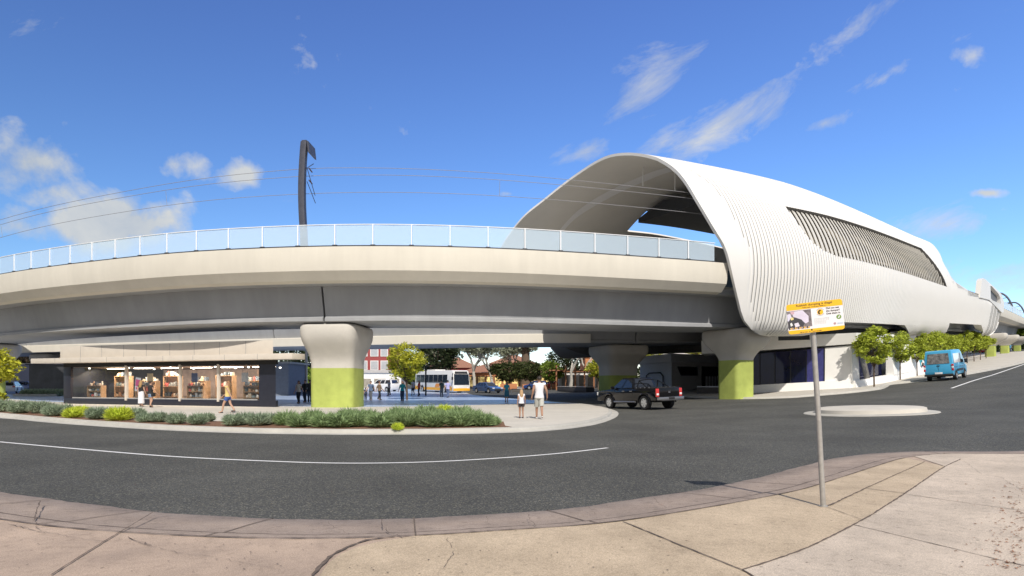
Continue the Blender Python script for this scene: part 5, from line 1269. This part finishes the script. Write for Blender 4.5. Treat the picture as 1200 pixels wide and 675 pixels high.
# fascia band above the glass
mb=MB()
P0=[(17.6,55.4),(19.4,53.1),(27.1,47.0),(32.9,51.4)]
zb_=[4.4,4.4,4.78,5.2]; zt_=[5.6,5.6,5.62,5.85]
for i in range(3):
    a,b=P0[i],P0[i+1]
    mb.hexa([(a[0],a[1],zb_[i]),(b[0],b[1],zb_[i+1]),(b[0]+1.5,b[1]+4,zb_[i+1]+.004),(a[0]+1.5,a[1]+4,zb_[i]+.004)],[(a[0]-.1,a[1]-.15,zt_[i]),(b[0]-.1,b[1]-.15,zt_[i+1]),(b[0]+1.5,b[1]+4,zt_[i+1]),(a[0]+1.5,a[1]+4,zt_[i])])
mb.build('fascia_band',m_offwhite,gf,world=True,smooth=15)
mb=MB(); mb.hexa([(22,58.5,.6),(29,52.5,.6),(34,56,.6),(42,63.5,.6),(42,70,.6),(24,70,.6)],[(22,58.5,5.5),(29,52.5,5.6),(34,56,5.7),(42,63.5,6.0),(42,70,6.0),(24,70,6.0)]); mb.build('inner_core',m_navy,gf,world=True)
# ------------------------------------------------------------------ kiosk behind the pickup
kx=gp(786,451.5,.12); kz=zg(17.5,72)+.12
ki=thing('kiosk_building','low grey pavilion with angled dark windows behind the pickup','building',(17.6,68,kz)); ki['_o']=(17.6,68,kz)
def at(px,py,D): return ((px-CX)*D/F,D,CZ+(HY-py)*D/F)
cA=at(750,451,74)[:2]; cB=at(787,451,66)[:2]; cC=at(846,451,70)[:2]; cD=(cC[0]+3,cC[1]+10); cE=(cA[0]+4,cA[1]+10)
ft=[cA,cB,cC,cD,cE]
def ringz_(pts,z,o=0.0):
    cx=sum(p[0] for p in pts)/5; cy=sum(p[1] for p in pts)/5
    return [(cx+(p[0]-cx)*(1+o),cy+(p[1]-cy)*(1+o),z) for p in pts]
zb=kz-.5; zt2=4.05
m_kwall=mat('kiosk_wall',(.55,.555,.57),.6,var=.05); m_kfas=mat('kiosk_fascia',(.60,.62,.66),.5,var=.04)
mb=MB(); mb.hexa(ringz_(ft,zb),ringz_(ft,zt2)); mb.build('wall',m_kwall,ki,world=True,smooth=0)
mb=MB(); mb.hexa(ringz_(ft,zt2+.002,.06),ringz_(ft,4.95,.06)); mb.build('roof',m_kfas,ki,world=True,smooth=0)
def onface(a,b,u,z,o=.04):
    l=math.hypot(b[0]-a[0],b[1]-a[1]); n=((b[1]-a[1])/l,-(b[0]-a[0])/l); return (a[0]+(b[0]-a[0])*u+n[0]*o,a[1]+(b[1]-a[1])*u+n[1]*o,z)
mb=MB(); q=[onface(cB,cC,u,z) for u,z in ((.17,2.55),(.50,2.55),(.50,3.55),(.10,3.55))]; mb.extr(q,(0,.05,0)); mb.build('window',m_carglass,ki,world=True,smooth=0)
mb=MB(); q=[onface(cB,cC,u,z) for u,z in ((.58,1.0),(.99,1.0),(.99,3.6),(.58,3.6))]; mb.extr(q,(0,.05,0)); mb.build('doorway',m_black,ki,world=True,smooth=0)
mb=MB()
for k_ in range(5): mb.extr([onface(cB,cC,.62+.06*k_,z,.3) if j in(0,3) else onface(cB,cC,.665+.06*k_,z,.3) for j,z in enumerate((1.2,1.2,2.5,2.5))],(0,.05,0))
mb.build('slatted_screen',m_kfas,ki,world=True,smooth=0)
mb=MB(); mb.tube([onface(cA,cB,.3,z_,.12) if False else onface(cA,cB,u_,z_,.12) for u_,z_ in ((.3,1.1),(.25,2.6),(.35,2.9),(.7,2.9),(.78,2.5),(.78,1.1))],.07,8); mb.build('pipe_mural',m_black,ki,world=True)
# ------------------------------------------------------------------ benches and planters
def bench(label,pa,pb,h,d,m1,m2,off=.122):
    a=gp(*pa,off); b=gp(*pb,off); c=((a[0]+b[0])/2,(a[1]+b[1])/2,(a[2]+b[2])/2); l=math.hypot(b[0]-a[0],b[1]-a[1]); rz=math.atan2(b[1]-a[1],b[0]-a[0])
    t=thing('bench',label,'bench',c,rz); mb=MB(); mb.box((0,d/2,h/2-.06),(l,d,h-.02)); mb.build('base',m1,t,bevel=.02); mb=MB(); mb.box((0,d/2,h),(l+.06,d+.06,.09)); mb.build('seat',m2,t,bevel=.02); return t
bench('dark block bench with pale top on the plaza behind the man',(653,458.2),(687,458.8),.62,1.2,m_benchd,m_ltgrey,.12)
bench('low flat bench behind the turquoise woman',(600,459.6),(613,459.6),.45,.8,m_benchd,m_navy,.0)
bench('low charcoal block bench left of the pier at the station mouth',(817,461.3),(846,461.0),.62,1.0,m_benchd,m_kfas)
bench('short dark block right of the pier at the station mouth',(884.5,459.6),(891,459.3),.5,.8,m_navy,m_navy)
def planter(label,pa,pb,h,d,m1,off=.1):
    a=gp(*pa,off); b=gp(*pb,off); c=((a[0]+b[0])/2,(a[1]+b[1])/2,(a[2]+b[2])/2); l=math.hypot(b[0]-a[0],b[1]-a[1]); rz=math.atan2(b[1]-a[1],b[0]-a[0])
    t=thing('planter',label,'planter',c,rz); mb=MB(); mb.box((0,d/2,h/2),(l,d,h)); mb.build('wall',m1,t,bevel=.03); mb=MB(); mb.box((0,d/2,h+.02),(l-.3,d-.3,.08)); mb.build('soil',m_mulch,t); return t
planter('long dark planter below the bare gum tree',(640,453.5),(684,453.5),1.0,2.0,m_benchd)
planter('orange brick planter right of the blue sedan',(586,456.2),(606,456.2),.9,2.0,m_orbrick)
planter('orange brick planter behind the head of the walking man',(612,455.6),(650,455.6),.8,2.0,m_orbrick)
planter('low garden bed in front of the grey wall at far left',(15,464.5),(66,464.5),.25,2.0,m_kerb,.121)
# ------------------------------------------------------------------ background buildings
def house(name,label,cat,x0,x1,y,dep,z0,z1,m,roof=None,rh=1.6,wins=(),door=None,wm=m_carglass,fm=m_white,par=0):
    t=thing(name,label,cat,((x0+x1)/2,y,z0)); t['_o']=tuple(t.location)
    mb=MB(); mb.box(((x0+x1)/2,y+dep/2,(z0+z1)/2-.5),(x1-x0,dep,z1-z0+1.0)); mb.build('wall',m,t,world=True,smooth=0)
    if roof=='hip':
        a=[(x0-.5,y-.5,z1),(x1+.5,y-.5,z1),(x1+.5,y+dep+.5,z1),(x0-.5,y+dep+.5,z1)]; e=min(dep,x1-x0)*.42
        b=[(x0+e,y+dep/2-.05,z1+rh),(x1-e,y+dep/2-.05,z1+rh),(x1-e,y+dep/2+.05,z1+rh),(x0+e,y+dep/2+.05,z1+rh)]
        mb=MB(); mb.hexa(a,b); mb.build('roof',m_tile,t,world=True,smooth=0)
    elif roof: mb=MB(); mb.box(((x0+x1)/2,y+dep/2,z1+rh/2),(x1-x0+.5,dep+.5,rh)); mb.build('roof',roof,t,world=True,smooth=0)
    for (u0,u1,v0,v1) in wins:
        a=x0+(x1-x0)*u0; b=x0+(x1-x0)*u1; c=z0+(z1-z0)*v0; d=z0+(z1-z0)*v1
        mb=MB(); mb.box(((a+b)/2,y-.04,(c+d)/2),(b-a+.24,.12,d-c+.24)); f=mb.build('window',fm,t,world=True,smooth=0)
        mb=MB(); mb.box(((a+b)/2,y-.10,(c+d)/2),(b-a,.03,d-c)); mb.build('pane',wm,f,world=False,smooth=0); 
        pn_=f.children[0]; pn_.data.transform(Matrix.Translation((-t.location.x,-t.location.y,-t.location.z)))
    return t
def bx(px,D): return (px-CX)*D/F
def bz(py,D): return CZ+(HY-py)*D/F
D=112; house('brick_building','two storey red brick building with white windows right of the lime pier','building',bx(418,D),bx(458,D),D,10,zg(-20,D),bz(402,D),m_brick,m_white,.5,[(.12,.3,.42,.60),(.42,.62,.42,.60),(.72,.9,.42,.6),(.12,.3,.72,.88),(.42,.62,.72,.88),(.72,.9,.72,.88)],wm=mat('pale_pane',(.45,.47,.5),.2))
D=104; house('low_shop','low white shop front behind the people right of the pier','shop',bx(400,D),bx(470,D),D,5,zg(-20,D),bz(437,D),m_white,mat('awning_grey',(.45,.43,.42),.7),.5,[(.05,.25,.1,.65),(.3,.5,.1,.65),(.55,.75,.1,.65),(.8,.97,.1,.65)],wm=m_winback)
D=128; house('shop_row','long row of lit shops with tiled roof across the far road','shop row',bx(538,D),bx(662,D),D,12,zg(0,D),bz(437,D),m_orbrick,'hip',2.0,[(.02+.08*k,.08+.08*k,.05,.72) for k in range(12)],wm=m_warm,fm=m_trim)
D=150; house('tiled_house','brown house with tiled hip roof above the shop row','house',bx(575,D),bx(628,D),D,12,zg(0,D),bz(426,D),m_orbrick,'hip',2.4,[(.1,.25,.55,.85),(.4,.6,.55,.85),(.75,.9,.55,.85)])
D=140; house('tiled_house','red roofed house behind the pale gum tree','house',bx(500,D),bx(560,D),D,12,zg(0,D),bz(431,D),m_brick,'hip',2.6,[(.1,.25,.5,.8),(.4,.6,.5,.8)])
D=125; house('brick_flats','orange brick flats left of the shaded rear pier','building',bx(686,D),bx(735,D),D,10,zg(14,D),bz(419,D),m_orbrick,m_white,.4,[(.1,.28,.55,.8),(.4,.58,.55,.8),(.7,.88,.55,.8)])
D=100
cf=house('cafe','pale cafe pavilion with timber pergola left of the shaded rear pier','cafe',bx(655,D),bx(706,D),D,6,zg(8,D),bz(436,D),m_white,m_timber,.25,[(.06,.2,.1,.8),(.25,.4,.1,.8),(.46,.6,.1,.8),(.66,.8,.1,.8),(.85,.97,.1,.8)],wm=m_winback)
for k in range(6):
    mb=MB(); x=bx(652+k*11,D-4); mb.box((x,D-4,bz(445,D-4)),(.22,.22,4.6)); mb.build('pergola_post',m_timber,cf,world=True)
mb=MB(); mb.box((bx(680,D-4),D-2.5,bz(434,D-4)),(10,3.4,.18)); mb.build('pergola_beam',m_timber,cf,world=True)
D=140; house('shop_parade','white parade with red sign seen over the kiosk roof','shop row',bx(770,D),bx(850,D),D,10,zg(30,D),bz(405,D),m_white,m_whiterail,.3,[(.2,.62,.80,.96),(.05,.15,.8,.95),(.7,.9,.8,.95)],wm=cm('sign_red',(.50,.05,.07)))
# left: grey wall and dark shed
D=90; t=house('grey_wall_building','plain mauve grey building wall behind the parked cars at far left','building',bx(-60,D),bx(36,D),D,8,zg(-70,D),bz(427,D),mat('mauve_wall',(.30,.285,.32),.8,var=.05),m_ltgrey,.15)
D=70; t=house('dark_shed','charcoal metal clad shed left of the shop','shed',bx(34,D),bx(78,D),D,6,zg(-50,D),bz(427.5,D),mat('charcoal_cladding',(.055,.058,.065),.35,var=.35,scale=.8,m=.3),m_navy,.12)
mb=MB(); m_=mb
D=66; t=house('blue_grey_building','slate grey building side wall seen right of the shop','building',bx(316,D),bx(338,D),D,6,zg(-28,D),bz(426,D),mat('slate_wall',(.16,.18,.22),.7),m_grey,.2)
t=thing('light_pole','pale grey pole standing behind the shop canopy left of the lime pier','pole',(*gp(359,462,.12)[:2],gp(359,462,.12)[2])); mb=MB(); mb.tube([(0,0,0),(0,0,6.5)],[.14,.11],10); mb.build('shaft',m_ltgrey,t); mb=MB(); mb.tube([(0,0,0),(0,0,.12)],.25,10); mb.build('base_plate',m_grey,t)
t=thing('light_pole','slim dark bollard light standing in front of the bus','pole',gp(499,463.5,.121)); mb=MB(); mb.tube([(0,0,0),(0,0,3.2)],.09,8); mb.build('shaft',m_trim,t); mb=MB(); mb.box((0,0,3.25),(.3,.3,.16)); mb.build('lamp_head',m_trim,t,bevel=.02)
# ------------------------------------------------------------------ trees
def leafball(mb,r_,C,rad,n,size,mi=0,flat=.9):
    for i in range(n):
        d=Vector((r_.gauss(0,1),r_.gauss(0,1),r_.gauss(0,1))).normalized(); q=Vector(C)+Vector((d.x*rad[0],d.y*rad[1],d.z*rad[2]))*(r_.random()**.45)
        a=Vector((r_.gauss(0,1),r_.gauss(0,1),r_.gauss(0,.6))).normalized(); b=a.cross(Vector((r_.gauss(0,1),r_.gauss(0,1),r_.gauss(0,1)))).normalized(); s=size*r_.uniform(.6,1.3)
        mb.add([q-a*s,q+b*s*.45,q+a*s,q-b*s*.45],[(0,1,2,3)],mi)
def tree_meshes(seed,H,th,rx,rz,ncl,nl,ls,clr,tr=.12,shape='round',bare=0.0):
    r_=random.Random(seed); tk=MB(); cr=MB(); cz=th+rz*.95
    lean=r_.uniform(-.15,.15)
    tk.tube([(0,0,-.1),(lean*.3,.03,th*.5),(lean*.6,0,th),(lean,0,th+rz*.8)],[tr*1.25,tr,tr*.85,tr*.35],8)
    for i in range(ncl):
        while True:
            d=Vector((r_.uniform(-1,1),r_.uniform(-1,1),r_.uniform(-1,1)))
            if .25<d.length<1: break
        d=d.normalized()*(d.length**.5)
        k=1.0 if shape=='round' else (1.15-.45*max(0,d.z))
        c=(d.x*rx*.86*k+lean*.7,d.y*rx*.86*k,cz+d.z*rz*.86); q=rx*clr*r_.uniform(.7,1.3)
        leafball(cr,r_,c,(q,q,q*.75),nl,ls)
        if i<ncl*.55:
            m=(c[0]*.45,c[1]*.45,th+(c[2]-th)*.5); tk.tube([(lean*.6,0,th*r_.uniform(.8,1.0)),m,c],[tr*.5,tr*.3,tr*.1],5)
    return tk,cr
_tm={}
def tree(name,label,loc,key,lm,bm_=m_bark,group=None,rot=0.0,sc=1.0,**k):
    t=thing(name,label,'tree',loc,rot,group)
    if key not in _tm:
        tk,cr=tree_meshes(**k); _tm[key]=(tk.mesh('trunk',[bm_],60),cr.mesh('crown',[lm],0))
    a,b=_tm[key]; link('trunk',a,t); link('crown',b,t); t.scale=(sc,)*3; return t
tree('plaza_tree','yellow green round tree standing alone on the plaza right of the lime pier',gp(477,468.5,.12),'plaza',m_lfyel,seed=3,H=5.2,th=1.75,rx=2.0,rz=1.75,ncl=75,nl=58,ls=.13,clr=.25,tr=.09)
p1_=gp(1024.5,453.2,.12); p2_=gp(1055,445,.12)
row=dict(H=5.6,th=1.75,rx=1.4,rz=1.5,ncl=40,nl=85,ls=.13,clr=.33,tr=.055)
tree('street_tree','nearest young street tree in front of the slanted white station wall',p1_,'row1',m_lfrow,group='young street trees along the station',seed=11,**row)
tree('street_tree','second young street tree, against the low white wing wall',p2_,'row2',m_lfrow,group='young street trees along the station',sc=.92,seed=12,**row)
sg0=G2(1055,445,.12); 
for i in range(9):
    u=i+1; x=sg0[0]+4.1*u+.2; y=sg0[1]+4.15*u; 
    tree('street_tree','young green street tree in the close row behind the blue van',(x,y,zg(x,y)+.12),'row%d'%(1+i%2) if i>3 else 'row3',m_lfrow,group='young street trees along the station',rot=i*1.3,sc=.80+.04*((i*3)%4),seed=13,**row)
tree('street_tree','yellow green tree cut off by the left picture edge',(-35.8,41.5,.12),'left',m_lfyel,seed=5,H=4.5,th=1.5,rx=1.55,rz=1.25,ncl=55,nl=60,ls=.13,clr=.3,tr=.07)
def bgt(name,label,px,py,D,th,rx,rz,lm,seed,ncl=60,nl=45,ls=.3,clr=.28,tr=.2,bk=m_bark,shape='round'):
    x=bx(px,D); z=zg(x,D)+.1
    return tree(name,label,(x,D,z),'bg%d'%seed,lm,bk,None,0,1,seed=seed,H=1,th=th,rx=rx,rz=rz,ncl=ncl,nl=nl,ls=ls,clr=clr,tr=tr,shape=shape)
bgt('dark_tree','dark leafed tree behind the yellow green plaza tree',512,0,92,2.4,3.6,3.2,m_lfdark,21,70,50,.26)
bgt('dark_tree','dark tree left of the lime pier behind the light pole',345,0,96,1.5,4.5,4.6,m_lfdark,22,80,50,.3)
bgt('bright_tree','light green bush tree beneath the dark tree left of the lime pier',350,0,84,.6,2.8,1.6,m_lfgreen,23,50,50,.22)
bgt('round_tree','dense dark round tree in front of the lit shop row',597,0,112,1.3,3.9,2.0,leafm('olive_leaf',(.055,.07,.02)),24,70,60,.25)
bgt('round_tree','second low dark tree joining the dense round one',622,0,114,1.3,2.8,1.9,leafm('olive_leaf_b',(.05,.065,.02)),29,60,50,.25)
bgt('bright_tree','small light green tree just right of the walking man',646,0,98,1.2,2.1,1.9,m_lfgreen,25,50,50,.2,tr=.1)
bgt('bright_tree','small light green tree beside the shaded rear pier',701,0,88,1.6,1.9,1.5,m_lfyel,26,50,50,.18,tr=.1)
bgt('bright_tree','yellow green tree behind the kiosk roof, right of the rear pier',758,0,104,3.0,2.9,2.6,m_lfyel,27,60,50,.24)
bgt('bright_tree','yellow green tree above the right end of the kiosk',818,0,112,4.0,2.8,2.4,m_lfyel,28,60,50,.24)
bgt('palm_like_tree','thick brown trunk tree rising behind the walking man',616,0,124,7.2,3.0,1.8,m_lfgum,30,40,40,.35,tr=.95)
def gum(label,px,D,H,sp,seed,nl=26):
    x=bx(px,D); z=zg(x,D)+.1; t=thing('gum_tree',label,'tree',(x,D,z)); r_=random.Random(seed); tk=MB(); cr=MB()
    def br(p,d,l,rad,lev):
        m=p+d*l*.5+Vector((r_.gauss(0,.06),r_.gauss(0,.06),.03))*l; e=p+d*l
        tk.tube([p,m,e],[rad,rad*.85,rad*.62],6)
        if lev==0:
            for _ in range(4): leafball(cr,r_,e+Vector((r_.gauss(0,.9),r_.gauss(0,.9),r_.gauss(.2,.6))),(1.25,1.25,.8),nl,.27)
            return
        for k_ in range(3 if lev>1 else 2):
            a=r_.uniform(0,6.28); s=sp*r_.uniform(.6,1.1); dd=(d+Vector((math.cos(a)*s,math.sin(a)*s*.7,.12))).normalized(); br(e,dd,l*r_.uniform(.62,.82),rad*.6,lev-1)
    br(Vector((0,0,-.2)),Vector((r_.uniform(-.2,.2),0,1)).normalized(),H*.30,H*.034,3)
    tk.build('trunk',m_palebark,t,smooth=60); cr.build('crown',m_lfgum,t,smooth=0)
gum('tall pale barked gum tree spreading behind the bus',556,108,11,.75,41,70)
gum('bare branched pale gum tree left of the rear viaduct pier',668,92,9.5,.8,42,12)
gum('pale gum tree behind the blue sedan',578,118,11,.6,43,70)
gum('pale gum tree rising behind the blue sedan and the olive round tree',603,132,12,.6,44,60)
gum('pale gum tree over the roof of the bus, left of the tall one',527,118,11,.6,45,60)
gum('leafy pale gum tree behind the cafe pavilion',684,116,11,.6,46,55)
gum('leafy pale gum tree behind the red brick building',452,126,12,.6,47,60)
bgt('bright_tree','light green tree between the bus and the red brick building',486,0,98,1.2,2.6,2.0,m_lfgreen,31,60,50,.2)
bgt('dark_tree','dark tree behind the cafe pavilion',662,0,120,2.0,4.0,3.0,m_lfdark,32,60,50,.28)
for i,(px,D,h,l) in enumerate(((1176,150,3.4,'green tree between the first and second slim green piers'),(1190,158,3.4,'green tree between the second and last slim green piers'),(1203,150,3.6,'green tree at the right picture edge beyond the piers'))):
    bgt('green_tree',l,px,0,D,2.0,3.0,2.6,m_lfgreen,50+i,50,40,.3)
# far belt of trees closing the view
mb=MB(); r_=random.Random(9)
for i in range(420):
    x=r_.uniform(-330,330); y=175+abs(x)*.12+r_.uniform(0,40); 
    if y<170: continue
    h=r_.uniform(3.0,7.5); leafball(mb,r_,(x,y,zg(x,y)+h*.5),(5.2,4,h*.55),46,1.0)
o=mb.build('tree_belt',m_lfdark,smooth=0); o['kind']='stuff'; o['label']='distant belt of dark trees closing the horizon'
for i,(px,D,l) in enumerate(((8,112,'dark tree above the grey wall at the far left'),(30,108,'second dark tree above the grey wall, beside the shed'),(50,116,'third dark tree above the charcoal shed'))):
    bgt('dark_tree',l,px,0,D,3.2,4.3,2.9,leafm('rust_dark_leaf%d'%i,(.05,.04,.022)),60+i,60,45,.3)
# ------------------------------------------------------------------ planting bed
kin=[(x,interp([p[0] for p in PK],[p[1] for p in PK],x)-6.6) for x in range(0,601,20)]
bed=[G2(x,y,.126) for x,y in kin]; bk=[(p[0]+.0,p[1]) for p in offset_line(bed,2.3)]
bed=[(-60,48.0),(-45,37.8),(-33,31.6)]+bed+[G2(592,499,.126),G2(590,494,.126)]
bk=offset_line(resample(bed[:-2],1.0),2.15)
bk=[p for p in bk if p[0]<bed[-1][0]-1.0]
sheet('planting_bed',bed+bk[::-1],.132,m_mulch)
def shrub_mesh(seed,R_,Hh,n,w,lm,up=.35,name='blades'):
    r_=random.Random(seed); mb=MB()
    for i in range(n):
        a=r_.uniform(0,2*PI); e=math.asin(min(1,max(.02,r_.random()**.8*(1-up)+up*r_.random())))
        d=Vector((math.cos(a)*math.cos(e),math.sin(a)*math.cos(e),math.sin(e)))
        L_=r_.uniform(.75,1.08); st=d*.35
        tip=Vector((d.x*R_*L_,d.y*R_*L_,max(.03,d.z*Hh*L_+.05))); b=Vector((st.x*R_,st.y*R_,max(.0,st.z*Hh)))
        s=d.cross(Vector((r_.gauss(0,1),r_.gauss(0,1),r_.gauss(0,1)))).normalized()*w
        mid=(b+tip)/2+Vector((r_.gauss(0,.03),r_.gauss(0,.03),r_.gauss(.03,.02)))
        mb.add([b-s*.6,b+s*.6,mid+s,tip,mid-s],[(0,1,2,4),(2,3,4)])
    mb.ell((0,0,Hh*.36),(R_*.62,R_*.62,Hh*.42),10,6)
    return mb.mesh(name,[lm],0)
sm={'g':[shrub_mesh(i,.52,.60,1100,.014,m_lfshrub) for i in (1,2,3)],'t':[shrub_mesh(10+i,.72,.78,1300,.016,m_lfshrub2,.5) for i in (1,2,3)],'y':[shrub_mesh(20,.58,.62,1100,.016,m_lfshrub3,.3)]}
GRP='shrubs in the kerbside planting bed'
def shrub(px,dy,k,wpx,label):
    py=interp([p[0] for p in PK],[p[1] for p in PK],px)-7.5-dy; x,y,z=gp(px,py,.13)
    R0={'g':.52,'t':.72,'y':.58}[k]; s=wpx*y/F/2/R0; o=bpy.data.objects.new('shrub',sm[k][int(px)%len(sm[k])]); COL.objects.link(o)
    y+=R0*s*.6; x=(px-CX)*y/F
    o.location=(x,y,zg(x,y)+.125); o.scale=(s,s,s*.96); o.rotation_euler=(0,0,px*1.7); o['label']=label; o['category']='shrub'; o['group']=GRP
LG='grey green mounded shrub in the bed in front of the shop'
for px,dy,w in ((-14,0,32),(4,0,30),(24,0,30),(30,3,26),(47,2,30),(62,0,28),(76,3,26),(57,4,24),(113,0,30),(124,3,24),(170,0,24),(160,4,26),(186,1,26),(207,0,28),(232,0,28),(243,4,22),(273,0,30),(287,2,30),(302,1,32),(316,3,28)): shrub(px,dy,'g',w,LG)
shrub(86,0,'y',26,'olive yellow shrub left of the grey clumps before the shop'); shrub(95,3,'y',26,'yellow green shrub half behind its olive neighbour'); shrub(139,0,'y',36,'big bright lime shrub below the pink window poster'); shrub(146,4,'y',26,'lime shrub tucked behind the big bright one')
LT='tall green grassy shrub massed at the foot of the lime pier'
for px,dy,w in ((336,2,38),(352,0,38),(366,5,36),(380,0,40),(398,0,42),(416,1,42),(430,5,38),(446,0,42),(462,3,42),(478,1,42),(493,4,42),(508,0,44),(524,3,42),(538,0,44),(552,2,42),(566,0,38),(577,1,26),(500,9,40),(470,8,38),(540,8,38),(408,7,36)): shrub(px,dy,'t',w,LT)
shrub(466,-2.2,'y',18,'small round lime shrub at the kerb in front of the grassy mass'); shrub(521,14,'y',28,'lime shrub showing over the back of the grassy mass')
for px in range(22,66,8):
    x,y,z=gp(px,463.8,.2); o=bpy.data.objects.new('shrub',sm['g'][px%3]); COL.objects.link(o); o.location=(x,y+1,.35); o.scale=(1.35,)*3; o.rotation_euler=(0,0,px); o['label']='small far shrub in the raised bed left of the shop'; o['category']='shrub'; o['group']='shrubs in the raised far bed'
bgt('bright_bush','low lime bush at the left picture edge beside the cars',-2,0,47,.1,.6,.45,m_lfyel,70,20,40,.1,tr=.03)
